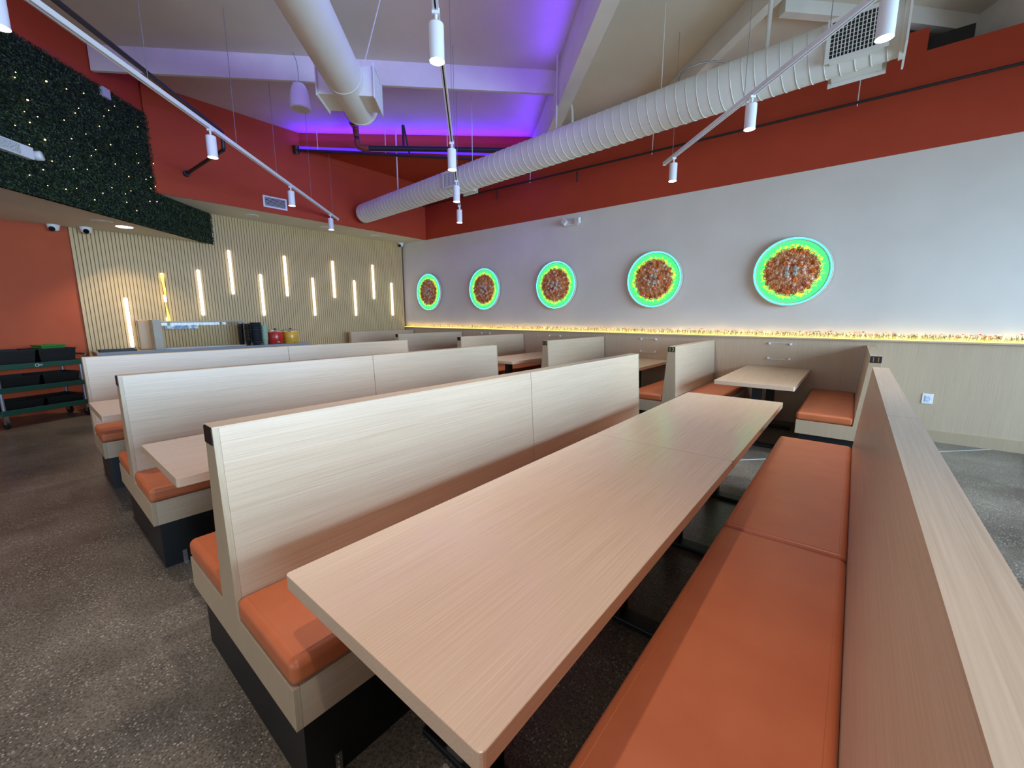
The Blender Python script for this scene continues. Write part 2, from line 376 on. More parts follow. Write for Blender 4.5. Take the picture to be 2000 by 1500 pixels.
# violet strip on the beam
mid = b1a - DG * 5.5
a = area('violet_beam', (mid.x - 0.06, mid.y - 0.06, 4.60), (mid.x - 1.0, mid.y - 1.0, 5.6), 6.1, 0.03, 27, (0.12, 0.025, 1.0))
a.rotation_euler = Matrix([[DG.x, 0.3, 0.6403], [DG.y, 0.3, 0.6403], [0, 0.9055, -0.4243]]).to_euler()
rot_ = a.rotation_euler.copy(); mid = b1a - DG * 1.15
a = area('violet_beam', (mid.x - 0.06, mid.y - 0.06, 4.60), (mid.x - 1.0, mid.y - 1.0, 5.6), 1.6, 0.03, 6, (0.12, 0.025, 1.0)); a.rotation_euler = rot_
t = empty('ceiling_beam', (0, 0, 0), 0, 'thinner violet-tinted crossbeam meeting the thick beam at a right angle', 'beam')
vbeam((-7.9, 1.1, 0), (-3.63, 5.37, 0), 0.045, 4.57, CZ).build('crossbeam_board', M_beam, t)
t = empty('ceiling_beam', (0, 0, 0), 0, 'unseen crossbeam added overhead behind the viewer to carry a violet strip', 'beam')
vbeam((-3.4, -2.2, 0), (0.3, 1.5, 0), -0.045, 4.57, CZ).build('crossbeam_board', M_beam, t)  # out of view, added only to hold the violet strip
vbeam((-3.4, -2.2, 0), (0.3, 1.5, 0), -0.075, 4.54, 4.57).build('led_channel', M_ledp, t)
a = area('violet_fill', (-1.62, -0.28, 4.62), (-6.0, 4.1, 5.0), 5.0, 0.04, 19, (0.16, 0.04, 1.0), 70)  # unseen lamp added to tint the visible crossbeam and ceiling violet
t = empty('ceiling_beam', (0, 0, 0), 0, 'grey-green beam rising behind the middle of the long duct', 'beam')
p = Vector((-2.95, 7.08, 0)); vbeam(p, p + Vector((0.74, -0.67, 0)).normalized() * 6, 0.11, 4.62, CZ).build('beam_board', M_beam, t)
t = empty('ceiling_beam', (0, 0, 0), 0, 'big beam resting on the stepped red wall top', 'beam')
p = Vector((0.3, 8.18, 0)); vbeam(p, p + Vector((0.29, -0.47, 0)).normalized() * 6, 0.3, 4.4, CZ).build('beam_board', M_beam, t)
t = empty('ceiling_beam', (0, 0, 0), 0, 'short pale crossbeam seen past the boxed end of the long duct', 'beam')
vbeam((-1.02, 5.87, 0), (-0.23, 6.69, 0), 0.1, 4.74, CZ).build('beam_board', M_beam, t)
t = empty('ceiling_beam', (0, 0, 0), 0, 'slender crossbeam running from the long duct end to the big resting beam', 'beam')
vbeam((-0.1, 6.72, 0), (0.66, 7.59, 0), 0.1, 4.70, CZ).build('beam_board', M_beam, t)

# ------------------------------------------------------------------ booth benches
def text_mesh(name, txt, size, mat, parent, loc, sp=1.0, align='CENTER'):
    cu = bpy.data.curves.new(name, 'FONT'); cu.body = txt; cu.size = size; cu.align_x = align; cu.align_y = 'CENTER' if align == 'CENTER' else 'TOP_BASELINE'; cu.extrude = 0.0006; cu.space_character = sp
    f = bpy.data.objects.new(name + '_source', cu); COL.objects.link(f)
    me = bpy.data.meshes.new_from_object(f.evaluated_get(bpy.context.evaluated_depsgraph_get()))
    bpy.data.objects.remove(f); me.name = name; me.materials.clear(); me.materials.append(mat)
    o = bpy.data.objects.new(name, me); COL.objects.link(o); o.parent = parent; o.location = loc; o.rotation_euler = (math.pi / 2, 0, 0)
    return o

def digits(txt, mat, parent, x, y, z, size):
    for k, ch in enumerate(txt): text_mesh('numeral', ch, size, mat, parent, (x + (k - (len(txt) - 1) / 2) * size * 0.62, y, z))
TOP = 1.11; BZ0, BZ1 = 0.285, 0.425
def bench(cx, y0, y1, kind, label, group, plate=None, joints=1, far_panel=True, plate_mat=None, bracket=True):
    """kind: 'double', 'left' (seat towards -x) or 'right'"""
    L = y1 - y0
    t = empty('booth_bench', (cx, y0, 0), 0, label, 'bench', group)
    sides = {'double': (-1, 1), 'left': (-1,), 'right': (1,)}[kind]
    ext = 0.52 if kind == 'double' else 0.55
    taper = 0.084 if kind == 'double' else 0.10
    hw = 0.042
    def prof():
        r = []
        # right side going up, counter-clockwise in (x, z)
        if 1 in sides: r += [(ext, BZ0), (ext, BZ1), (taper, BZ1), (hw, TOP)]
        else: r += [(hw, BZ0), (hw, TOP)]
        if -1 in sides: r += [(-hw, TOP), (-taper, BZ1), (-ext, BZ1), (-ext, BZ0)]
        else: r += [(-hw, TOP), (-hw, BZ0)]
        return r
    G().prism(prof(), 'y', 0, 0.02).build('end_panel', M_woodX, t, 0.0015)
    if far_panel: G().prism(prof(), 'y', L - 0.02, L).build('end_panel', M_woodX, t, 0.0015)
    cuts = [0.02 + (L - 0.04) * i / (joints + 1) for i in range(joints + 2)]
    gp = 0.002
    # plinth
    px0 = -ext + 0.03 if -1 in sides else -hw + 0.0; px1 = ext - 0.03 if 1 in sides else hw
    G().box(px0, px1, 0.03, L - 0.03, 0, BZ0).build('plinth', M_black, t)
    for i in range(joints + 1):
        a, b = cuts[i] + (gp if i else 0), cuts[i + 1] - (gp if i < joints else 0)
        xl = -taper if -1 in sides else -hw; xr = taper if 1 in sides else hw
        xb0 = xl if -1 in sides else -hw; xb1 = xr if 1 in sides else hw
        G().prism([(xb0, BZ1), (xb1, BZ1), (hw, TOP - 0.004), (-hw, TOP - 0.004)], 'y', a, b).build('back_panel', M_woodY, t)
        G().box(-hw - 0.001, hw + 0.001, a - (0 if i else 0.02), b + (0 if i < joints else 0.02), TOP - 0.004, TOP + 0.001).build('top_cap', M_woodY, t)
        for s in sides:
            x0, x1 = sorted((s * (ext - 0.001), s * 0.03))
            G().box(x0, x1, a, b, BZ0, BZ1 - 0.001).build('seat_box', M_woodY, t)
            x0, x1 = sorted((s * (ext + 0.006), s * (taper - 0.004)))
            ca = a - (0.02 if i == 0 else 0); cb = b + (0.02 if i == joints else 0)
            c = G().box(x0, x1, ca, cb, BZ1, BZ1 + 0.082).build('cushion', M_vinyl, t, 0.026, 5)
            # piping seam round the top
            q = 0.028; zz = BZ1 + 0.0815
            G().tube([(x0 + q, ca + q, zz), (x1 - q, ca + q, zz), (x1 - q, cb - q, zz), (x0 + q, cb - q, zz)], 0.0013, 5, closed=True).build('piping', M_vinyl, c)
    if plate is not None:
        pw = hw * 0.98
        pl = G().box(-pw, pw, -0.003, 0, TOP - 0.062, TOP - 0.004).build('number_plate', M_plate, t)
        if plate: digits(plate, plate_mat or M_gold, pl, 0, -0.0035, TOP - 0.034, 0.058)
    if bracket:
        s = sides[-1]; xf = s * (ext - 0.03)
        g = G(); x0, x1 = sorted((xf, xf + s * 0.003)); g.box(x0, x1, 0.115, 0.137, 0, 0.075)
        x0, x1 = sorted((xf, xf + s * 0.035)); g.box(x0, x1, 0.115, 0.137, 0, 0.003)
        for zz in (0.02, 0.04, 0.06): g.cyl((xf + s * 0.003, 0.126, zz), (xf + s * 0.005, 0.126, zz), 0.004, n=8)
        g.build('floor_bracket', M_metal, t)
    return t
Y0, Y1 = 0.381, 3.87
bench(0.167, Y0 - 0.25, 3.93, 'left', 'long beige bench whose high back sweeps past the camera, facing the nearest table', 'long booth benches in rows')
bench(-1.642, Y0, Y1, 'double', 'beige back-to-back bench just left of the nearest long table, brown plate on its end', 'long booth benches in rows', '')
bench(-3.489, Y0, Y1, 'double', 'beige back-to-back bench in the middle row, second from the nearest table', 'long booth benches in rows', '')
bench(-5.30, Y0 - 0.01, Y1 - 0.02, 'right', 'beige one-sided bench of the row beside the serving counter, next to the green cart', 'long booth benches in rows')
WB0, WB1 = 5.03, WY - 0.024
labs = [('left', '11', 'wall bench plated 11, its seat facing the bright-spotted wall table'),
        ('double', '12', 'wall bench plated 12, its end next to the far tip of the foreground table'),
        ('double', '13', 'wall bench plated 13, standing in the aisle gap past the middle bench'),
        ('double', '', 'wall bench with blank-looking dark plate, next beyond the one numbered 13'),
        ('double', '', 'wall bench with blank-looking dark plate, second beyond the one numbered 13'),
        ('right', None, 'wall bench in the slatted corner, without any plate')]
for i, (k, pl, lab) in enumerate(labs):
    bench(0.175 - 1.85 * i, WB0, WB1, k, lab, 'short booth benches along the white wall', pl, 0, False, M_gold if i == 0 else M_goldg, bracket=False)

# ------------------------------------------------------------------ tables
def table(cx, y0, y1, label, group, ped=(0.4, 1.35)):
    t = empty('dining_table', (cx, y0, 0), 0, label, 'table', group)
    L = y1 - y0; w = 0.38; r = 0.012
    out = []
    for sx, sy, a0 in ((1, 0, -90), (1, 1, 0), (-1, 1, 90), (-1, 0, 180)):
        for k in range(4):
            an = math.radians(a0 + 30 * k)
            out.append((sx * (w - r) + r * math.cos(an), (r if sy == 0 else L - r) + r * math.sin(an)))
    G().prism(out, 'z', 0.718, 0.762).build('tabletop', M_table, t, 0.002)
    for py in ped:
        p = G().box(-0.045, 0.045, py - 0.045, py + 0.045, 0.03, 0.70).build('pedestal', M_black, t)
        G().box(-0.26, 0.26, py - 0.05, py + 0.05, 0, 0.03).build('foot_bar', M_black, p, 0.006)
        G().box(-0.22, 0.22, py - 0.05, py + 0.05, 0.70, 0.718).build('mounting_plate', M_black, p)
    return t
gT = 'tables between the long benches'
table(-0.78, 0.404, 2.204, 'nearest wood-grain table end of the foreground table pair', gT)
table(-0.78, 2.208, 4.03, 'far half of the foreground table pair, green light glancing off its top', gT)
table(-2.63, 0.384, 2.19, 'front table between the middle row benches, its corner poking past an end plate', gT)
table(-2.63, 2.194, 4.0, 'rear table between the middle row benches, hidden by the tall back', gT)
table(-4.49, 0.338, 2.14, 'front table between the far row benches', gT)
table(-4.49, 2.144, 3.95, 'rear table between the far row benches, hidden by tall backs', gT)
gW = 'tables along the white wall'
for i, lab in enumerate(['wall table between benches 11 and 12, bright spot on its top', 'wall table between benches 12 and 13', 'wall table just beyond bench 13', 'wall table in the second booth beyond bench 13', 'wall table in the booth by the slatted wall']):
    table(-0.79 - 1.85 * i, 4.98, WY - 0.03, lab, gW, (0.36, 1.4))

# ------------------------------------------------------------------ neon noodle bowls on the wall
M_plateg = emit('green_glow', (54, 184, 95), 1.6)
M_tube = emit('aqua_tube', (66, 255, 230), 3.0)
M_noodle = emit('lit_noodles', (244, 218, 44), 0.6)
M_sauce = noise_mat('sauce', (186, 80, 34), (250, 192, 134), 16.0, 0.25, 4)
M_sauce2 = noise_mat('tofu_cube', (238, 200, 184), (206, 150, 120), 40.0, 0.3, 3)
M_carrot = noise_mat('carrot', (206, 84, 14), (236, 120, 30), 30.0, 0.3, 3)
M_floret = noise_mat('white_floret', (206, 204, 190), (150, 150, 134), 60.0, 0.6, 4)
M_rim = base('bowl_rim', (196, 188, 176), 0.4)[0]
RB = 0.456
def ring(r, n=64): return [(r * math.cos(2 * math.pi * k / n), r * math.sin(2 * math.pi * k / n), 0) for k in range(n)]
def curl(g, cx, cy, z, r, rad, turns=1.0, n=9):
    a0 = random.uniform(0, 6.28); tilt = random.uniform(-0.5, 0.5); e = random.uniform(0.5, 1.0); ro = random.uniform(0, 3.14)
    pts = []
    for k in range(n):
        a = a0 + turns * 6.28 * k / (n - 1)
        x, y = r * math.cos(a), r * e * math.sin(a)
        pts.append((cx + x * math.cos(ro) - y * math.sin(ro), cy + x * math.sin(ro) + y * math.cos(ro), z + tilt * x + 0.004 * math.sin(3 * a)))
    g.tube(pts, rad, 4, caps=False)
def build_bowl():
    t = empty('neon_bowl_sign')
    G().lathe([(RB - 0.03, 0), (RB - 0.005, 0.0), (RB, 0.012), (RB, 0.05), (RB - 0.008, 0.054), (RB - 0.03, 0.05), (RB - 0.07, 0.03), (0.28, 0.022)], 64).build('bowl_shell', M_rim, t)
    G().lathe([(RB - 0.04, 0.040), (RB - 0.06, 0.0335), (0.30, 0.0245), (0.0001, 0.0245)], 64).build('green_face', M_plateg, t)
    tb = G().tube([(p[0], p[1], 0.056) for p in ring(RB - 0.025)], 0.0075, 10, closed=True).build('neon_tube', M_tube, t)
    g = G()
    for k in range(600):
        a = random.uniform(0, 6.283); r = random.uniform(0.295, 0.352) + random.uniform(-0.012, 0.016)
        curl(g, r * math.cos(a), r * math.sin(a), random.uniform(0.03, 0.046), random.uniform(0.006, 0.015), 0.0026, random.uniform(0.7, 1.3), 7)
    setp(g.build('noodles', M_noodle, t), kind='stuff')
    g = G()
    g.lathe([(0.302, 0.026), (0.296, 0.042), (0.22, 0.058), (0.1, 0.064), (0.0001, 0.066)], 40)
    for k in range(760):
        a = random.uniform(0, 6.283); r = 0.308 * math.sqrt(random.random()); z = 0.064 - 0.026 * (r / 0.30) ** 2
        curl(g, r * math.cos(a), r * math.sin(a), z + random.uniform(0, 0.012), random.uniform(0.012, 0.032), random.uniform(0.0035, 0.0075), random.uniform(0.5, 1.1), 7)
    setp(g.build('sauce_noodles', M_sauce, t), kind='stuff')
    def blob(rad, sq, name, mat, n, rmin, rmax, bump):
        g = G(); vs = []; fs = []; nu, nv = 10, 6
        for j in range(nv + 1):
            th = math.pi * j / nv
            for i in range(nu):
                ph = 2 * math.pi * i / nu; q = rad * (1 + random.uniform(-bump, bump))
                vs.append((q * math.sin(th) * math.cos(ph), q * math.sin(th) * math.sin(ph), q * sq * math.cos(th)))
        for j in range(nv):
            for i in range(nu): fs.append((j * nu + i, (j + 1) * nu + i, (j + 1) * nu + (i + 1) % nu, j * nu + (i + 1) % nu))
        g.add(vs, fs, None, bump < 0.1)
        first = None
        for k in range(n):
            a = 6.283 * (k + random.uniform(-0.35, 0.35)) / n; r = random.uniform(rmin, rmax)
            loc = (r * math.cos(a), r * math.sin(a), 0.078 - 0.03 * (r / 0.31) ** 2); rot = (random.uniform(-.5, .5), random.uniform(-.5, .5), random.uniform(0, 6))
            if first is None:
                first = g.build(name, mat, t); first.location = loc; first.rotation_euler = rot
            else: link_copy(first, t, loc, rot)
    # carrot slices
    gc = G().lathe([(0.028, 0), (0.033, 0.005), (0.028, 0.012), (0.013, 0.012), (0.010, 0.0095), (0.0001, 0.0095)], 14); first = None
    for k in range(12):
        a = 0.4 + 6.283 * k / 12 + random.uniform(-0.2, 0.2); r = (0.255, 0.13, 0.27)[k % 3] + random.uniform(-0.02, 0.02)
        loc = (r * math.cos(a), r * math.sin(a), 0.076 - 0.03 * (r / 0.31) ** 2); rot = (random.uniform(-.45, .45), random.uniform(-.45, .45), 0)
        if first is None: first = gc.build('carrot_slice', M_carrot, t, loc=loc); first.rotation_euler = rot
        else: link_copy(first, t, loc, rot)
    blob(0.036, 0.55, 'floret', M_floret, 4, 0.04, 0.17, 0.35)
    blob(0.023, 0.7, 'tofu_piece', M_sauce2, 24, 0.04, 0.28, 0.14)
    # standoff mount behind
    G().cyl((0, 0, -0.03), (0, 0, 0.002), 0.12, n=24).build('wall_mount', M_rim, t)
    return t
bowl = build_bowl()
blabs = ['neon noodle bowl sign nearest the slatted corner', 'neon noodle bowl sign second from the slatted corner, dark round shadow below it', 'neon noodle bowl sign in the middle of the five, beneath the twin emergency light',
         'neon noodle bowl sign above the bench numbered 12', 'largest-looking neon noodle bowl sign, above the wall table with a bright spot']
for i, cx in enumerate((-8.33, -6.42, -4.535, -2.622, -0.746)):
    b = bowl if i == 0 else copy_tree(bowl)
    b.location = (cx, WY - 0.03, 2.06); b.rotation_euler = (math.pi / 2, (0.0, 1.1, 2.5, 3.9, 5.2)[i], 0)
    setp(b, blabs[i], 'wall sign', 'neon noodle bowls on the white wall')

# ------------------------------------------------------------------ lit flower strip on the ledge
M_ledy = emit('warm_led', (255, 226, 110), 1.5)
M_grass = noise_mat('flower_stems', (120, 120, 50), (60, 76, 34), 40.0, 0.6)
M_bloom = noise_mat('red_blooms', (214, 60, 44), (236, 150, 120), 30.0, 0.6)
t = empty('flower_strip', (-3.9, WY - 0.03, 1.185), 0, 'glowing strip of artificial flowers on the wainscot ledge', 'flowers')
G().box(-5.5, 5.44, -0.017, -0.011, 0, 0.012).build('led_strip', M_ledy, t)
g = G(); gb = G()
x = -5.5
while x < 5.44:
    for _ in range(3):
        px = x + random.uniform(-0.02, 0.02); py = random.uniform(-0.008, 0.02); h = random.uniform(0.035, 0.088); lean = random.uniform(-0.02, 0.02); w = random.uniform(0.0015, 0.004)
        g.add([(px - w, py, 0), (px + w, py, 0), (px + lean + w * 0.4, py + 0.003, h), (px + lean - w * 0.4, py + 0.003, h)], [(0, 1, 2, 3)])
        if random.random() < 0.7:
            lx = px + lean * 0.6; lz = h * 0.6; q = random.uniform(0.008, 0.018)
            g.add([(lx, py - 0.002, lz), (lx + q, py - 0.004, lz + q * 0.6), (lx + q * 0.5, py - 0.002, lz + q * 1.3)], [(0, 1, 2)])
    if random.random() < 0.6:
        hx = x + random.uniform(-0.02, 0.02); hz = random.uniform(0.05, 0.088); q = random.uniform(0.006, 0.014); py = random.uniform(-0.008, 0.012)
        gb.lathe([(0.0001, 0), (q, q * 0.5), (q * 0.7, q * 0.9), (0.0001, q)], 6, Matrix.Translation((hx, py, hz)))
    x += 0.02
setp(g.build('flower_stems', M_grass, t), kind='stuff'); setp(gb.build('flower_heads', M_bloom, t), kind='stuff')
area('flower_glow', (-3.9, WY - 0.042, 1.20), (-3.9, WY + 0.02, 1.30), 10.9, 0.012, 12, (1.0, 0.74, 0.26)).rotation_euler = (math.radians(150), 0, 0)

# ------------------------------------------------------------------ small things on the white wall
def frame(cx, lab):
    t = empty('acrylic_sign_holder', (cx, WY - 0.024, 0.988), 0, lab, 'sign holder', 'clear acrylic holders on the wainscot')
    G().box(-0.135, 0.135, -0.014, -0.010, -0.115, 0.115).build('acrylic_sheet', M_clear, t)
    G().box(-0.135, 0.135, -0.0145, -0.0095, 0.1145, 0.118).box(-0.135, 0.135, -0.0145, -0.0095, -0.118, -0.1145).build('polished_edge', M_lampw, t)
    for sx in (-1, 1):
        for sz in (-1, 1): G().box(sx * 0.125 - 0.013, sx * 0.125 + 0.013, -0.02, 0, sz * 0.102 - 0.012, sz * 0.102 + 0.012).build('standoff', M_lampw, t)
frame(-0.787, 'clear acrylic sign holder above the table beside bench 11')
frame(-2.665, 'clear acrylic sign holder between benches 12 and 13')
frame(-4.556, 'clear acrylic sign holder past bench 13')
frame(-6.42, 'clear acrylic sign holder near the corner booths')
t = empty('wall_outlet', (0.744, WY - 0.022, 0.505), 0, 'white duplex outlet low on the wood wainscot', 'outlet')
G().box(-0.047, 0.047, -0.008, 0, -0.06, 0.06).build('cover_plate', M_lampw, t, 0.003)
G().box(-0.024, 0.024, -0.011, -0.008, -0.042, 0.042).build('receptacle', base('receptacle', (214, 222, 236), 0.4)[0], t)
g = G()
for zz in (0.018, -0.02):
    g.box(-0.010, -0.007, -0.0118, -0.011, zz - 0.006, zz + 0.006); g.box(0.006, 0.009, -0.0118, -0.011, zz - 0.005, zz + 0.005); g.cyl((0, -0.011, zz - 0.011), (0, -0.0118, zz - 0.011), 0.0035, n=8)
g.box(-0.021, -0.018, -0.0118, -0.011, -0.03, 0.03).box(0.018, 0.021, -0.0118, -0.011, -0.012, 0.014)
g.build('slots', base('slot_blue', (60, 84, 120), 0.6)[0], t)
# twin-head emergency light
t = empty('emergency_light', (-4.22, WY, 3.17), 0, 'white twin-headed emergency light high on the white wall', 'emergency light')
G().box(-0.13, 0.13, -0.045, 0, -0.055, 0.055).build('housing', M_white, t, 0.01)
def lamp_head(x, tilt, roll):
    g = G().box(-0.05, 0.05, -0.07, 0.0, -0.05, 0.05).build('lamp_head', M_lampw, t, 0.008)
    g.location = (x, -0.05, 0.01); g.rotation_euler = (tilt, roll, 0)
    G().box(-0.04, 0.04, -0.074, -0.07, -0.04, 0.04).build('lens', base('emergency_lens', (200, 200, 190), 0.2)[0], g)
lamp_head(-0.13, -0.2, 0.7); lamp_head(0.15, 0.1, 0.05)
# dome camera in the corner + two by the slats
M_domek = base('camera_black', (12, 12, 14), 0.15)[0]
def dome(x, y, z, lab, yaw):
    t = empty('security_camera', (x, y, z), yaw, lab, 'camera', 'white turret cameras under the low ceilings')
    G().lathe([(0.035, -0.085), (0.058, -0.07), (0.066, -0.03), (0.070, -0.022), (0.072, 0)], 24).build('turret', M_lampw, t)
    G().cyl((0.03, 0, -0.055), (0.068, 0, -0.07), 0.036, 0.034, 18).build('lens_face', M_domek, t)
dome(-9.32, WY - 0.12, SZ, 'small white turret camera in the corner where slats meet the white wall', -1.2)
dome(-9.36, 0.60, LZ, 'white turret camera in front of the orange wall', -0.4)
dome(-9.24, 0.93, LZ, 'white turret camera in front of the first slats', -0.1)
# soffit downlights
def downlight(x, y, z, lab, on):
    t = empty('recessed_downlight', (x, y, z), 0, lab, 'downlight', 'recessed downlights')
    G().lathe([(0.1, -0.006), (0.115, -0.004), (0.12, 0.0)], 24).build('trim_ring', M_lampw, t)
    G().cyl((0, 0, -0.008), (0, 0, -0.0065), 0.1, n=24).build('lens', M_lens if on else M_white, t)
downlight(-8.72, 1.30, LZ, 'lit downlight glowing by the slats under the ivy', True)
downlight(-8.48, 1.03, LZ, 'unlit disc beside the glowing downlight under the ivy', False)
for x, y, lab in ((-8.95, 3.15, 'unlit soffit downlight nearest the ivy'), (-8.95, 4.56, 'unlit soffit downlight midway along the soffit'), (-8.95, 5.77, 'unlit soffit downlight nearest the white wall')): downlight(x, y, SZ, lab, False)
d = bpy.data.lights.new('downlight_beam', 'SPOT'); d.energy = 80; d.color = (1, 0.86, 0.62); d.spot_size = math.radians(110); d.spot_blend = 0.6; d.shadow_soft_size = 0.05
o = bpy.data.objects.new('downlight_beam', d); COL.objects.link(o); o.location = (-8.72, 1.30, LZ - 0.02)
# return-air grille on the soffit face
t = empty('wall_grille', (SX, 3.39, 3.52), 0, 'white louvred air grille on the red soffit face', 'grille')
G().box(0, 0.012, -0.205, 0.205, -0.1, -0.075).box(0, 0.012, -0.205, 0.205, 0.075, 0.1).box(0, 0.012, -0.205, -0.175, -0.075, 0.075).box(0, 0.012, 0.175, 0.205, -0.075, 0.075).build('grille_frame', M_lampw, t, 0.002)
G().box(0.0005, 0.002, -0.175, 0.175, -0.075, 0.075).build('backing', M_grilledark, t)
for k in range(7):
    z = -0.064 + k * 0.0213; G().box(0.002, 0.009, -0.175, 0.175, z - 0.003, z + 0.003).build('louvre', M_lampw, t)

# ------------------------------------------------------------------ light bars on the slats
bars = [(1.282, 0.946, 1.777), None, (2.325, 1.476, 2.316), (2.846, 1.886, 2.72), (3.36, 1.476, 2.312), (3.853, 1.885, 2.724), (4.408, 1.476, 2.314), (4.893, 1.886, 2.724), (5.403, 1.476, 2.32), (5.917, 1.89, 2.73), (6.44, 1.48, 2.325)]
ords = ['lowest light bar, by the wood post of the counter', None, 'light bar just above the glass guard of the counter', 'upright light bar just under the tip of the ivy', 'light bar over the stack of black cups', 'higher light bar over the red and yellow warmers',
        'lower light bar just right of the yellow warmer', 'higher light bar third from the white wall pair', 'lower light bar second from the white wall', 'higher light bar next to the white wall', 'light bar closest to the white wall']
ords[7] = 'higher light bar, second-last of the upper row toward the white wall'
XB = -9.402
for i, b in enumerate(bars):
    if b is None: continue
    y, z0, z1 = b
    t = empty('light_bar', (XB, y, z0), 0, ords[i], 'wall light', 'glowing bars on the slatted wall')
    G().box(0, 0.006, -0.02, 0.02, 0, z1 - z0).build('bar_base', M_lampw, t)
    G().tube([(0.018, 0, 0.01), (0.018, 0, 0.02), (0.018, 0, z1 - z0 - 0.02), (0.018, 0, z1 - z0 - 0.01)], [0.019, 0.025, 0.025, 0.019], 10).build('diffuser', M_bar, t)
t = empty('light_bar', (XB, 1.80, 1.377), 0, 'broken light bar with its yellow strip hanging twisted', 'wall light', 'glowing bars on the slatted wall')
g = G(); n = 36; L_ = 0.82; vs = []; fs = []
for k in range(n + 1):
    z = L_ * k / n; an = 0.5 + 2.9 * k / n; w = 0.017 + 0.008 * abs(math.sin(an * 2.2)); cy = 0.006 * math.sin(k * 0.35)
    for sg in (-1, 1): vs.append((0.035 + sg * w * math.sin(an) * 0.8, cy + sg * w * math.cos(an), z))
for k in range(n): fs.append((2 * k, 2 * k + 1, 2 * k + 3, 2 * k + 2))
g.add(vs, fs, None, True); g.build('twisted_strip', M_bary, t)
G().box(0, 0.014, -0.02, 0.02, L_ - 0.07, L_ + 0.01).box(0, 0.014, -0.016, 0.018, 0.34, 0.46).box(0, 0.014, -0.02, 0.02, 0.0, 0.07).build('bare_tape', M_bar, t)

# ------------------------------------------------------------------ ivy wall with fairy lights
M_leafA = noise_mat('ivy_leaf', (22, 40, 22), (48, 70, 36), 14.0, 0.5)
M_ivyback = base('ivy_mat', (14, 24, 16), 0.9)[0]
iv = empty('ivy_panel', (0, 0, 0), 0, 'dark artificial ivy panel covering the diagonal bulkhead', 'ivy')
# plane coordinate s = (y - x)/sqrt2 along the wall, on x + y = -6.82
def dp(s, z, off=0.0):
    c = -6.82 + off * math.sqrt(2)
    x = (c - s * math.sqrt(2)) / 2; y = (c + s * math.sqrt(2)) / 2
    return Vector((x, y, z))
gback = G()
def dslab(g, s0, s1, z0, z1, o0, o1):
    vs = [dp(s, z, o) for o in (o0, o1) for (s, z) in ((s0, z0), (s1, z0), (s1, z1), (s0, z1))]
    return g.add(vs, [(0, 1, 2, 3), (7, 6, 5, 4), (0, 4, 5, 1), (1, 5, 6, 2), (2, 6, 7, 3), (3, 7, 4, 0)])
IS0, IS1, IS2 = 3.2, 7.28, 8.50
dslab(gback, IS0, IS1, LZ - 0.02, 4.42, 0.002, 0.022); dslab(gback, IS1, IS2, LZ - 0.02, SZ - 0.002, 0.002, 0.022)
gback.build('ivy_mat', M_ivyback, iv)
def leaves(n, s0, s1, z0, z1, g):
    for _ in range(n):
        s = random.uniform(s0, s1); z = random.uniform(z0, z1); c = dp(s, z, random.uniform(0.018, 0.055))
        L_ = random.uniform(0.010, 0.019); W_ = L_ * random.uniform(0.35, 0.6)
        u = Vector((random.uniform(-1, 1), random.uniform(-1, 1), random.uniform(-1, 1))).normalized()
        nrm = (Vector((1, 1, 0.3)).normalized() + Vector((random.uniform(-1, 1), random.uniform(-1, 1), random.uniform(-1, 1))) * 0.8).normalized()
        u = (u - nrm * u.dot(nrm)).normalized(); v = nrm.cross(u)
        g.add([c - u * L_, c + v * W_ + nrm * 0.003, c + u * L_, c - v * W_ + nrm * 0.003], [(0, 1, 2, 3)])
gl_ = G()
leaves(26000, 5.0, IS1 + 0.02, LZ - 0.03, 4.44, gl_); leaves(2500, IS0, 5.0, LZ - 0.03, 4.44, gl_); leaves(3600, IS1, IS2, LZ - 0.03, SZ - 0.02, gl_)
setp(gl_.build('ivy_leaves', M_leafA, iv), kind='stuff')
M_fairy = emit('fairy_bulb', (255, 222, 150), 7.0)
fb = [(5.29, 4.01), (5.27, 3.95), (5.62, 4.09), (5.86, 4.13), (6.1, 4.2), (5.37, 3.78), (5.31, 3.64), (5.93, 3.9), (5.45, 3.65), (5.35, 3.55), (5.18, 3.45), (6.26, 3.89), (5.76, 3.75), (6.55, 4.26), (6.44, 4.16), (5.99, 3.98), (6.35, 4.05), (6.93, 4.16), (6.04, 3.71), (5.82, 3.57), (5.49, 3.43), (5.3, 3.31), (6.39, 3.72), (6.15, 3.57), (6.84, 3.77), (6.07, 3.47), (5.76, 3.35), (5.53, 3.22), (6.42, 3.49), (6.85, 3.65), (7.14, 3.74), (5.41, 3.09), (5.78, 3.22), (5.98, 3.28), (5.24, 2.98), (6.63, 3.4), (6.95, 3.46), (7.05, 3.52), (7.12, 3.41), (5.43, 2.93), (5.64, 2.95), (5.78, 3.0), (6.31, 3.16), (6.63, 3.21), (7.02, 3.35), (6.16, 3.05), (6.52, 3.14), (6.02, 2.93), (6.52, 3.03), (6.97, 3.16), (7.11, 3.19), (6.69, 2.96)]
ft = empty('fairy_lights', (0, 0, 0), 0, 'string of tiny warm fairy lights woven through the ivy', 'string lights')
pts = [dp(s, z, 0.05 + 0.004 * math.sin(9 * s)) for s, z in fb]
wire = []
for a_, b_ in zip(pts[:-1], pts[1:]): wire += [a_ - PG * 0.03]
G().tube(wire + [pts[-1] - PG * 0.03], 0.0012, 4).build('wire', M_black, ft)
mb = G().lathe([(0.0001, -0.005), (0.0045, -0.003), (0.005, 0), (0.0045, 0.003), (0.0001, 0.005)], 8).mesh('bulb'); mb.materials.append(M_fairy)
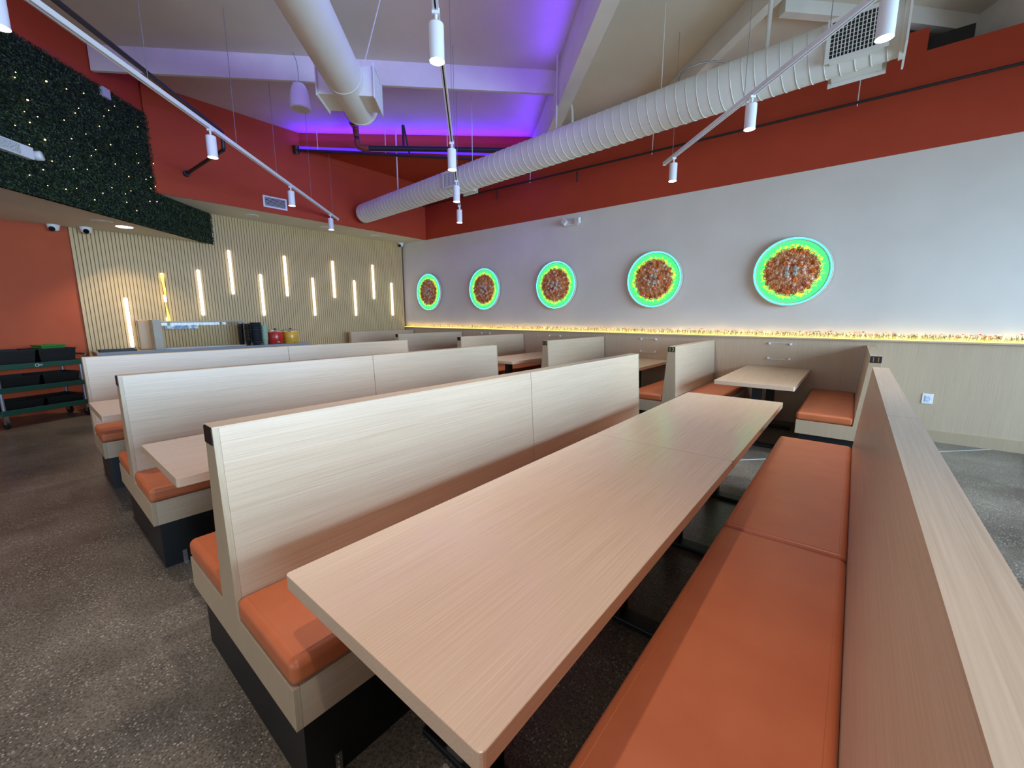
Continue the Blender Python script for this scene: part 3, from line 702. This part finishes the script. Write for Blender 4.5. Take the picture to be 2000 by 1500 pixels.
for k, p in enumerate(pts):
    o = bpy.data.objects.new('bulb', mb); COL.objects.link(o); o.parent = ft; o.location = p + PG * 0.016
    sc = 1.6 if k in (5, 20, 2) else random.uniform(0.7, 1.1); o.scale = (sc,) * 3
# white emergency unit fixed on the ivy and a small box on its top edge
t = empty('emergency_light', dp(5.12, 3.21, 0.02), math.radians(-45), 'white emergency unit with a round lamp fixed on the ivy', 'emergency light')
# local x runs along the wall (towards the camera side), local -y faces the room
t.rotation_euler = (0, 0, math.radians(135))
G().box(-0.30, 0.17, -0.085, 0, -0.062, 0.062).build('housing', M_lampw, t, 0.006)
G().box(-0.28, 0.03, -0.088, -0.085, -0.05, 0.05).build('lens_panel', noise_mat('prism_lens', (236, 240, 232), (140, 150, 140), 90.0, 0.3), t)
g = G().lathe([(0.035, -0.0), (0.05, 0.015), (0.05, 0.07), (0.044, 0.078), (0.0001, 0.078)], 20).build('lamp_head', M_lampw, t); g.location = (0.225, -0.02, 0); g.rotation_euler = (math.radians(80), 0, math.radians(25))
t = empty('sensor_box', dp(6.45, 4.37, 0.0), math.radians(135), 'small grey box on the top edge of the ivy', 'box')
G().box(-0.055, 0.055, -0.075, 0, -0.06, 0.06).build('box_body', noise_mat('box_grey', (188, 184, 196), (196, 192, 204), 8, 0.5), t, 0.004)

# ------------------------------------------------------------------ ducts
def duct_ribs(g, a, b, r0, r1, step, start=0.0):
    """standing seam of a spiral duct: one helix along the tube"""
    a = Vector(a); b = Vector(b); L = (b - a).length; d = (b - a).normalized(); f = d.cross(Vector((0, 0, 1))).normalized(); u = f.cross(d)
    n = int((L - start) / step * 28); pts = []
    for k in range(n):
        s = start + step * k / 28; an = 2 * math.pi * k / 28; r = r0 + (r1 - r0) * s / L + 0.001
        pts.append(a + d * s + (u * math.cos(an) + f * math.sin(an)) * r)
    return g.tube(pts, 0.0045, 4)
def diffuser(parent, c, along, out, w, h, depth, slats=True, name='diffuser_box'):
    """box sticking out of a duct with a flanged grille"""
    c = Vector(c); along = Vector(along).normalized(); out = Vector(out).normalized(); up = along.cross(out)
    if up.z < 0: up = -up
    M = Matrix((( along.x, out.x, up.x, c.x), (along.y, out.y, up.y, c.y), (along.z, out.z, up.z, c.z), (0, 0, 0, 1)))
    box = G().box(-w / 2 + 0.03, w / 2 - 0.03, 0, depth, -h / 2 + 0.03, h / 2 - 0.03, M).build(name, M_duct, parent)
    f = 0.03
    g = G()
    g.box(-w / 2, w / 2, depth, depth + 0.012, -h / 2, -h / 2 + f, M); g.box(-w / 2, w / 2, depth, depth + 0.012, h / 2 - f, h / 2, M)
    g.box(-w / 2, -w / 2 + f, depth, depth + 0.012, -h / 2 + f, h / 2 - f, M); g.box(w / 2 - f, w / 2, depth, depth + 0.012, -h / 2 + f, h / 2 - f, M)
    g.build('grille_flange', M_duct, box)
    G().box(-w / 2 + f, w / 2 - f, depth + 0.0005, depth + 0.002, -h / 2 + f, h / 2 - f, M).build('grille_backing', M_grilledark if slats else base('grille_grey', (140, 138, 146), 0.6)[0], box)
    n = 14 if slats else 9
    g = G()
    for k in range(1, n):
        x = -w / 2 + f + (w - 2 * f) * k / n
        g.box(x - 0.0035, x + 0.0035, depth + 0.002, depth + 0.009, -h / 2 + f, h / 2 - f, M)
    m_ = 9 if slats else 6
    for k in range(1, m_):
        z = -h / 2 + f + (h - 2 * f) * k / m_
        g.box(-w / 2 + f, w / 2 - f, depth + 0.003, depth + 0.006, z - 0.002, z + 0.002, M)
    g.build('grille_vanes', M_duct, box)
# long duct
dl = empty('spiral_duct', (0, 0, 0), 0, 'long white spiral duct crossing the room in front of the red band', 'duct')
da, db = Vector((-8.22, 5.05, 3.60)), Vector((0.05, 5.05, 3.85))
G().cyl(da, db, 0.185, 0.215, 40).build('duct_tube', M_duct, dl)
duct_ribs(G(), da, db, 0.185, 0.215, 0.105, 0.05).build('spiral_seams', M_duct, dl)
G().cyl(db - Vector((0.01, 0, 0)), db + Vector((0.02, 0, 0)), 0.235, n=40).build('end_flange', M_duct, dl)
diffuser(dl, (-0.24, 5.05, 3.80), (1, 0, 0), (0, -1, 0.0), 0.42, 0.34, 0.24)
diffuser(dl, (-0.24, 5.05, 3.80), (1, 0, 0), (0, 1, 0.0), 0.42, 0.34, 0.25, False)
diffuser(dl, (-5.3, 5.05, 3.655), (1, 0, 0), (0, -1, 0.0), 0.34, 0.26, 0.22, False)
diffuser(dl, (-5.3, 5.05, 3.655), (1, 0, 0), (0, 1, 0.0), 0.34, 0.28, 0.24, False)
G().box(0.07, 0.085, 4.80, 5.30, 3.62, 4.12).build('end_plate', M_duct, dl)
# short diagonal duct
ds = empty('round_duct', (0, 0, 0), 0, 'short fat cream duct coming in overhead with a vent box on each side', 'duct')
d0 = Vector((-3, 1.1, 4.02)); dE = d0 + DG * 2.85; dS = d0 - DG * 3.0
G().cyl(dS, dE, 0.2, n=44).build('duct_tube', M_duct, ds)
G().cyl(dE - DG * 0.03, dE + DG * 0.004, 0.206, n=44).cyl(dE - DG * 0.75, dE - DG * 0.72, 0.206, n=44).build('end_collar', M_duct, ds)
cc = d0 + DG * 2.42
diffuser(ds, cc, DG, PG, 0.44, 0.36, 0.3, False); diffuser(ds, cc, DG, -PG, 0.44, 0.36, 0.3, False)
# hangers
def strap(parent, p, q, w):
    p = Vector(p); q = Vector(q); d = (q - p).normalized(); n = d.cross(Vector((0.6, 0.8, 0))).normalized()
    g = G(); r = n * w / 2; t_ = d.cross(n) * 0.002
    g.add([p - r - t_, p + r - t_, q + r - t_, q - r - t_, p - r + t_, p + r + t_, q + r + t_, q - r + t_], [(0, 3, 2, 1), (4, 5, 6, 7), (0, 1, 5, 4), (1, 2, 6, 5), (2, 3, 7, 6), (3, 0, 4, 7)])
    return g.build('hanger_strap', M_duct, parent)
hp = cc + PG * 0.02
strap(ds, hp + Vector((0.14, 0.14, 0.12)) - DG * 0.25, (hp.x + 0.55, hp.y + 0.1, CZ), 0.03)
for x, z0_, r_ in ((-3.4, 3.95, 0.012), (-1.98, 4.0, 0.005), (-0.95, 4.0, 0.02), (-7.0, 3.8, 0.012), (-5.0, 3.85, 0.006)): G().cyl((x, 5.05, z0_ - 0.06), (x, 5.05, CZ), r_, n=8).build('hanger_rod', M_duct, dl)
# flexible conduits above the long duct
t = empty('flexible_conduit', (0, 0, 0), 0, 'thin grey conduit arching from a rod to the beam above the long duct', 'conduit')
G().tube([(-2.0, 5.62, 4.30), (-1.98, 5.66, 4.42), (-1.92, 5.74, 4.50), (-1.82, 5.84, 4.55), (-1.68, 5.96, 4.58), (-1.55, 6.08, 4.57), (-1.46, 6.16, 4.54)], 0.009, 8).build('conduit_tube', M_steel, t)
t = empty('bent_conduit', (0, 0, 0), 0, 'short hooked pipe stub beside the thick beam', 'conduit')
G().tube([(-3.66, 5.55, 4.50), (-3.58, 5.58, 4.53), (-3.52, 5.6, 4.50), (-3.5, 5.6, 4.42), (-3.48, 5.6, 4.1)], 0.02, 10).build('conduit_tube', M_duct, t)

# ------------------------------------------------------------------ sprinkler pipes
t = empty('sprinkler_pipe', (0, 0, 0), 0, 'dark pipe along the red band of the long wall', 'pipe')
G().cyl((-8.4, WY - 0.09, 4.10), (1.55, WY - 0.09, 3.955), 0.015, n=12).build('pipe_run', M_pipe, t)
for x in (-5.15, -2.75, -0.26): G().cyl((x, WY - 0.09, 4.06 - (x + 8.4) * 0.0146), (x, WY - 0.06, 4.45), 0.006, n=6).build('hanger_rod', M_duct, t)
for x in (-6.0, -4.1): G().cyl((x, WY - 0.09, 4.07 - (x + 8.4) * 0.0146), (x, WY - 0.09, 3.9 - (x + 8.4) * 0.0146), 0.014, n=8).build('sprinkler_head', M_pipe, t)
t = empty('sprinkler_pipe', (0, 0, 0), 0, 'dark pipe beside the left lamp track, dropping to the red wall', 'pipe')
p1 = Vector((-6.85, 2.15, 3.92)); p0 = p1 + Vector((1.75, -1.61, 0)) * 1.9
G().tube([p0, p1 + Vector((0.02, -0.02, 0)), p1, p1 - Vector((0, 0, 0.03)), (-6.85, 2.15, 3.73), (-6.86, 2.15, 3.70), (-6.93, 2.15, 3.70), (-8.44, 2.09, 3.70)], 0.024, 12).build('pipe_run', M_pipe, t)
G().cyl((-8.45, 2.09, 3.70), (-8.38, 2.09, 3.70), 0.045, n=12).build('wall_flange', M_pipe, t)
t = empty('sprinkler_pipe', (0, 0, 0), 0, 'thick dark pipe with rusty elbow fittings below the violet glow', 'pipe')
q0 = Vector((-7.17, 4.32, 4.78))
G().cyl(q0 - DG * 0.95, q0 - DG * 0.1, 0.045, n=14).build('pipe_run', M_pipe, t)
G().cyl(q0 - DG * 0.14, q0 - DG * 0.02, 0.062, n=14).cyl((-7.16, 4.33, 4.70), (-7.16, 4.33, 4.79), 0.05, n=14).tube([q0 - DG * 0.06, q0, q0 + Vector((0.005, 0.005, -0.03)), (-7.155, 4.335, 4.60)], 0.05, 12).build('tee_fitting', M_rust, t)
G().cyl((-7.155, 4.335, 4.62), (-7.15, 4.34, 4.52), 0.042, n=12).build('nipple', M_pipe, t)
G().tube([(-7.15, 4.34, 4.55), (-7.15, 4.34, 4.49), (-7.13, 4.355, 4.445), (-7.08, 4.40, 4.42), (-7.0, 4.475, 4.42)], 0.055, 14).build('elbow_fitting', M_rust, t)
G().cyl((-7.0, 4.475, 4.42), (-4.9, 6.35, 4.42), 0.045, n=14).build('pipe_run', M_pipe, t)
G().cyl((-6.545, 4.88, 4.42), (-6.545, 4.88, 4.80), 0.022, n=10).tube([(-6.545, 4.88, 4.80), (-6.55, 4.90, 4.81), (-6.62, 5.06, 4.40)], 0.016, 8).build('brace', M_pipe, t)
t = empty('sprinkler_pipe', (0, 0, 0), 0, 'thinner dark pipe under the violet fascia strip', 'pipe')
G().cyl((-8.36, 3.81, 4.52), (-5.9, 6.0, 4.40), 0.024, n=12).build('pipe_run', M_pipe, t)
G().cyl((-8.40, 3.83, 4.47), (-8.36, 3.81, 4.60), 0.05, n=12).build('end_cap', M_pipe, t)
for s_ in (0.12, 0.5, 0.85):
    p = Vector((-8.36, 3.81, 4.52)).lerp(Vector((-5.9, 6.0, 4.40)), s_); G().cyl(p, (p.x, p.y, CZ), 0.007, n=6).build('hanger_rod', M_duct, t)

# ------------------------------------------------------------------ hanging speaker
t = empty('pendant_speaker', (-5.975, 2.824, 4.18), 0, 'white bell-shaped speaker hanging from the violet ceiling', 'speaker')
G().lathe([(0.112, 0.0), (0.124, 0.004), (0.127, 0.02), (0.124, 0.09), (0.112, 0.18), (0.094, 0.25), (0.074, 0.295), (0.04, 0.312), (0.0001, 0.314)], 32).build('bell_body', M_lampw, t)
G().cyl((0, 0, -0.003), (0, 0, 0.001), 0.11, n=28).build('speaker_grille', base('speaker_cloth', (206, 204, 196), 0.8)[0], t)
G().tube([(0.0, 0, 0.31), (0.003, 0, 0.45), (-0.02, 0.0, 0.58), (-0.06, -0.02, CZ - 4.18)], 0.004, 6).build('suspension_cable', M_steel, t)

# ------------------------------------------------------------------ lamp tracks
def head_mesh():
    return (G().cyl((0, 0, -0.205), (0, 0, 0), 0.047, n=24, caps=False).lathe([(0.047, 0), (0.044, 0.006), (0.0001, 0.007)], 24).mesh('spotlight_head'),
            G().lathe([(0.0001, -0.199), (0.043, -0.199), (0.047, -0.205)], 24).mesh('lens'),
            G().box(-0.016, 0.016, -0.024, 0.024, 0.055, 0.085).cyl((0, 0, 0.0), (0, 0, 0.06), 0.010, n=10).mesh('swivel_neck'))
HM = head_mesh(); HM[0].materials.append(M_lampw); HM[1].materials.append(M_lens); HM[2].materials.append(M_lampw)
SPOT_E = 64
def track(label, o, z, t0, t1, heads, cables, unseen):
    o = Vector(o); t = empty('lamp_track', (o.x, o.y, z), math.radians(135), label, 'track light', 'white lamp tracks hung on the diagonal')
    # local +x runs along the track
    G().box(t0, t1, -0.018, 0.018, 0.012, 0.03).box(t0, t1, -0.018, -0.006, -0.01, 0.012).box(t0, t1, 0.006, 0.018, -0.01, 0.012).build('rail', M_lampw, t)
    G().box(t0 + 0.01, t1 - 0.01, -0.006, 0.006, 0.009, 0.012).build('rail_slot', M_grilledark, t)
    G().box(t1 - 0.004, t1 + 0.012, -0.019, 0.019, -0.012, 0.031).build('end_cap', M_lampw, t)
    for s in cables:
        G().cyl((s, 0, 0.03), (s, 0, CZ - z), 0.0028, n=6, caps=False).build('hanging_cable', M_steel, t)
    for s in heads + unseen:
        if s in heads:
            h = bpy.data.objects.new('spotlight_head', HM[0]); COL.objects.link(h); h.parent = t; h.location = (s, 0, -0.082)
            for nm, me in (('lens', HM[1]), ('swivel_neck', HM[2])):
                q = bpy.data.objects.new(nm, me); COL.objects.link(q); q.parent = h
        d = bpy.data.lights.new('spot_beam', 'SPOT'); d.energy = SPOT_E; d.color = (1.0, 0.925, 0.83); d.spot_size = math.radians(84); d.spot_blend = 0.75; d.shadow_soft_size = 0.03
        q = bpy.data.objects.new('spot_beam', d); COL.objects.link(q); p = o + DG * s; q.location = (p.x, p.y, z - 0.30)
track('left lamp track in front of the ivy and red soffit', (-6.11, 2.265, 0), 3.42, -6.5, 3.25, [-2.95, -0.94, 1.01, 2.79], [-1.77, -0.43, 0.57, 1.85, 2.95], [-4.9])
track('middle lamp track passing under the long duct', (-3.609, 3.328, 0), 3.35, -5.5, 2.93, [-1.97, 0.0, 1.29, 2.62], [-1.75, 0.25, 1.0, 2.1], [-3.3, -4.6])
track('right lamp track in front of the red band', (-0.798, 4.412, 0), 3.45, -5.0, 1.94, [-1.06, 0.2, 1.68], [-0.62, 0.32, 1.72], [])

# ------------------------------------------------------------------ service counter by the slats
M_ctop = base('counter_top', (140, 142, 150), 0.3)[0]
M_mel = wood('counter_laminate', 'z', (172, 136, 94), (190, 154, 110), 0.4)
sc = empty('service_counter', (-9.39, 0, 0), 0, 'serving counter against the slats behind the far bench', 'counter')
G().box(0.03, 0.62, 0.80, 3.90, 0, 0.885).build('counter_body', M_woodY, sc)
G().box(0.025, 0.65, 0.78, 3.95, 0.885, 0.925).build('counter_top', M_ctop, sc, 0.003)
CT = 0.925
t = empty('counter_screen_post', (-8.95, 1.30, CT), 0, 'wood-faced screen post at the left end of the glass guard', 'post')
G().box(-0.17, -0.04, 0.02, 0.19, 0, 0.49).build('wood_side', M_mel, t, 0.02, 3)
G().box(-0.04, 0.22, 0.17, 0.28, 0, 0.49).build('grey_end', noise_mat('grey_end', (176, 164, 144), (184, 172, 152), 6, 0.5), t, 0.003)
t = empty('glass_guard', (-8.9, 1.60, CT), 0, 'glass food guard with a steel top rail on the counter', 'food guard')
G().box(0.0, 0.006, 0, 1.24, 0.03, 0.44).build('glass_pane', M_glass, t)
G().tube([(0.0, 0.0, 0.452), (0.0, 1.18, 0.452), (0.0, 1.22, 0.44), (0.0, 1.25, 0.40)], 0.014, 8).build('top_rail', M_rail, t)
G().box(-0.01, 0.02, 0, 1.24, 0, 0.014).build('bottom_rail', M_rail, t)
for y in (0.02, 1.22): G().cyl((-0.2, y, 0.0), (-0.2, y, 0.452), 0.012, n=8).build('support_leg', M_metal, t)
# a pale printed sheet behind the glass
t = empty('counter_sign', (-8.97, 1.66, CT + 0.33), 0, 'blue and grey printed strip behind the glass guard', 'sign')
def sheetmat():
    m, N, L, b = base('printed_strip', (150, 170, 200), 0.3)
    tc = N.new('ShaderNodeTexCoord'); nz = N.new('ShaderNodeTexNoise'); nz.inputs['Scale'].default_value = 14; nz.inputs['Detail'].default_value = 3
    cr = N.new('ShaderNodeValToRGB'); e = cr.color_ramp.elements; e[0].position = 0.40; e[0].color = s2l((60, 120, 196)); e[1].position = 0.62; e[1].color = s2l((224, 230, 236))
    x = e.new(0.5); x.color = s2l((140, 150, 170))
    L.new(tc.outputs['Object'], nz.inputs['Vector']); L.new(nz.outputs['Fac'], cr.inputs['Fac']); L.new(cr.outputs['Color'], b.inputs['Base Color'])
    return m
G().box(0, 0.003, 0, 0.46, 0.0, 0.07).build('printed_sheet', sheetmat(), t)
# coil of cable / black mat left of the post
t = empty('black_tray', (-8.95, 1.03, CT), 0, 'low black tray left of the wood screen post', 'tray')
G().box(-0.15, 0.15, -0.2, 0.22, 0, 0.006).box(-0.15, 0.15, -0.2, -0.19, 0.006, 0.03).box(-0.15, 0.15, 0.21, 0.22, 0.006, 0.03).box(-0.15, -0.14, -0.19, 0.21, 0.006, 0.03).box(0.14, 0.15, -0.19, 0.21, 0.006, 0.03).build('tray_body', M_black, t)
# stacks of black cups in holders: each cup is a thing
M_cup = base('black_bowl', (44, 48, 54), 0.35)[0]; M_cup2 = base('cup_black_gloss', (18, 18, 20), 0.3)[0]
def nest_mesh(name, r, h, mat):
    m = G().lathe([(r * 0.62, 0), (r * 0.94, h * 0.88), (r, h * 0.92), (r, h), (r * 0.94, h), (r * 0.6, h * 0.12), (0.0001, h * 0.1)], 22).mesh(name); m.materials.append(mat); return m
def nest(name, x, y, n, step, lab, cat, grp, mesh):
    for k in range(n):
        o = bpy.data.objects.new(name, mesh); COL.objects.link(o); o.location = (x, y, CT + step * k)
        setp(o, ('topmost ' + lab) if k == n - 1 else lab, cat, grp)
nest('soup_bowl', -8.86, 3.0, 12, 0.032, 'ribbed black bowl in the wide stack next to the pale green cups', 'bowl', 'black bowls in the wide stack', nest_mesh('soup_bowl', 0.10, 0.075, M_cup))
m2 = nest_mesh('drinking_cup', 0.05, 0.11, M_cup2)
nest('drinking_cup', -8.815, 2.842, 12, 0.027, 'glossy black cup in the slim stack touching the wide bowl stack', 'cup', 'glossy black cups in the nearer slim stack', m2)
nest('drinking_cup', -9.0, 2.79, 12, 0.027, 'glossy black cup in the slim stack just behind the end of the glass guard', 'cup', 'glossy black cups in the rear slim stack', m2)
M_cupg = base('green_cup', (158, 182, 156), 0.3)[0]
nest('paper_cup', -8.88, 3.155, 11, 0.026, 'pale green cup in the stack left of the red warmer', 'cup', 'pale green cups', nest_mesh('paper_cup', 0.058, 0.12, M_cupg))
def warmer(y, col, lab):
    t = empty('soup_warmer', (-8.92, y, CT), 0, lab, 'soup warmer', 'round soup warmers on the counter')
    G().lathe([(0.128, 0), (0.134, 0.01), (0.138, 0.225), (0.132, 0.235)], 28).build('kettle_body', base('kettle_' + lab.split()[1], col, 0.25)[0], t)
    l = G().lathe([(0.132, 0.235), (0.122, 0.246), (0.092, 0.266), (0.05, 0.278), (0.0001, 0.281)], 28).build('lid', M_metal, t)
    G().lathe([(0.012, 0.279), (0.012, 0.288), (0.026, 0.292), (0.022, 0.304), (0.0001, 0.306)], 14).build('lid_knob', M_black, l)
    G().box(0.128, 0.142, -0.02, 0.02, 0.02, 0.05).build('control_plate', M_metal, t)
    k_ = G().cyl((0.140, 0, 0.03), (0.156, 0, 0.03), 0.012, n=12).build('control_knob', M_black, t)
    G().cyl((0.03, 0.07, 0.265), (0.03, 0.13, 0.30), 0.008, n=8).build('ladle_handle', M_metal, t)
warmer(3.36, (176, 40, 36), 'round red soup warmer with a steel lid'); warmer(3.655, (204, 156, 52), 'round yellow soup warmer with a steel lid')
t = empty('acrylic_guard', (-9.1, 3.06, CT), 0, 'clear acrylic splash sheet standing behind the warmers', 'splash guard')
G().box(0, 0.005, 0, 0.88, 0, 0.43).build('acrylic_sheet', M_clear, t)
# ------------------------------------------------------------------ bus cart
M_cart = base('cart_green', (26, 76, 60), 0.4)[0]; M_tub = base('tub_black', (11, 12, 14), 0.45)[0]; M_post = base('cart_post', (150, 154, 166), 0.35, 0.6)[0]
ca = math.atan2(0.85, -0.36)
CX, CY = -8.471, -0.18
cart = empty('bus_cart', (CX, CY, 0), ca, 'green three-shelf bus cart loaded with black tubs', 'cart')
# local x from front-left leg to front-right leg, local -y faces the room... +y goes to the wall
CL, CD = 0.851, 0.46
def shelf(z):
    g = G().box(-0.04, CL + 0.04, 0, CD, z, z + 0.012)
    for (a0, a1, b0, b1) in ((-0.04, CL + 0.04, -0.012, 0.0), (-0.04, CL + 0.04, CD, CD + 0.012), (-0.052, -0.04, 0, CD), (CL + 0.04, CL + 0.052, 0, CD)): g.box(a0, a1, b0, b1, z - 0.012, z + 0.058)
    return g.build('shelf', M_cart, cart, 0.004)
for z in (0.184, 0.482, 0.785): sh = shelf(z)
for x in (0.0, CL):
    for y in (0.02, CD - 0.02): 
        G().cyl((x, y, 0.17), (x, y, 0.80), 0.019, n=12).build('post', M_post, cart)
        w = G().cyl((x - 0.015, y, 0.06), (x + 0.015, y, 0.06), 0.06, n=18).build('caster', M_tub, cart)
        G().box(x - 0.022, x + 0.022, y - 0.02, y + 0.02, 0.06, 0.172).build('caster_fork', M_metal, w)
G().tube([(CL + 0.03, 0.03, 0.83), (CL + 0.07, 0.03, 0.885), (CL + 0.10, 0.05, 0.91), (CL + 0.11, 0.10, 0.915), (CL + 0.11, CD - 0.1, 0.915), (CL + 0.10, CD - 0.05, 0.91), (CL + 0.03, CD - 0.03, 0.83)], 0.014, 10).build('push_handle', M_cart, cart)
text_mesh('logo', 'C', 0.062, M_lampw, sh, (0.352, -0.0135, 0.787), 1.0, 'LEFT')
g = G()
for k in range(4):
    x = 0.385 + k * 0.013; g.box(x, x + 0.004, -0.014, -0.0125, 0.797, 0.821); g.box(x + 0.004, x + 0.010, -0.014, -0.0125, 0.813 - 0.008 * (k % 2), 0.817 - 0.008 * (k % 2))
g.build('logo_lettering', M_lampw, sh)
def tub(x, z, lab, h, d=0.0):
    t = empty('bus_tub', (0, 0, 0), ca, lab, 'tub', 'black tubs on the cart')
    P = Matrix.Rotation(ca, 4, 'Z'); p = P @ Vector((x, 0.03 + d, z)); t.location = (CX + p.x, CY + p.y, p.z)
    w, dp_ = 0.40, 0.40; e = 0.02; th = 0.006
    outer = [(e, e), (w - e, e), (w - e, dp_ - e), (e, dp_ - e)]; top = [(0, 0), (w, 0), (w, dp_), (0, dp_)]
    vs = [(a, b, 0) for a, b in outer] + [(a, b, h) for a, b in top] + [(a + (th if a < w / 2 else -th), b + (th if b < dp_ / 2 else -th), h) for a, b in top] + [(a + (th if a < w / 2 else -th), b + (th if b < dp_ / 2 else -th), th) for a, b in outer]
    fs = [(3, 2, 1, 0)] + [(i, (i + 1) % 4, 4 + (i + 1) % 4, 4 + i) for i in range(4)] + [(4 + i, 4 + (i + 1) % 4, 8 + (i + 1) % 4, 8 + i) for i in range(4)] + [(8 + i, 8 + (i + 1) % 4, 12 + (i + 1) % 4, 12 + i) for i in range(4)] + [(12, 13, 14, 15)]
    G().add(vs, fs).build('tub_body', M_tub, t)
    G().box(-0.008, w + 0.008, -0.008, 0.002, h - 0.012, h).box(-0.008, w + 0.008, dp_ - 0.002, dp_ + 0.008, h - 0.012, h).box(-0.008, 0.002, 0, dp_, h - 0.012, h).box(w - 0.002, w + 0.008, 0, dp_, h - 0.012, h).build('tub_rim', M_tub, t)
    return t
tl = [('on the bottom shelf of the cart, left', 'on the bottom shelf of the cart, by the right post'), ('on the middle shelf of the cart, left', 'on the middle shelf of the cart, by the right post'), ('on the top shelf of the cart, left', 'on the top shelf of the cart, under the green lid box')]
for k, (z, h) in enumerate(((0.196, 0.145), (0.494, 0.18), (0.797, 0.225))):
    tub(0.005, z, 'black tub ' + tl[k][0], h); tub(0.435, z, 'black tub ' + tl[k][1], h)
gt = empty('green_lid', (0, 0, 0), ca, 'green plastic lid box lying on the top cart tub', 'lid')
P = Matrix.Rotation(ca, 4, 'Z'); p = P @ Vector((0.49, 0.05, 1.023)); gt.location = (CX + p.x, CY + p.y, p.z)
M_gt = base('tray_green', (36, 116, 44), 0.4)[0]
G().box(0, 0.24, 0, 0.24, 0, 0.03).box(-0.012, 0.252, -0.012, 0.252, 0.03, 0.048).box(0.08, 0.16, 0.10, 0.14, 0.048, 0.054).build('lid_body', M_gt, gt, 0.004)
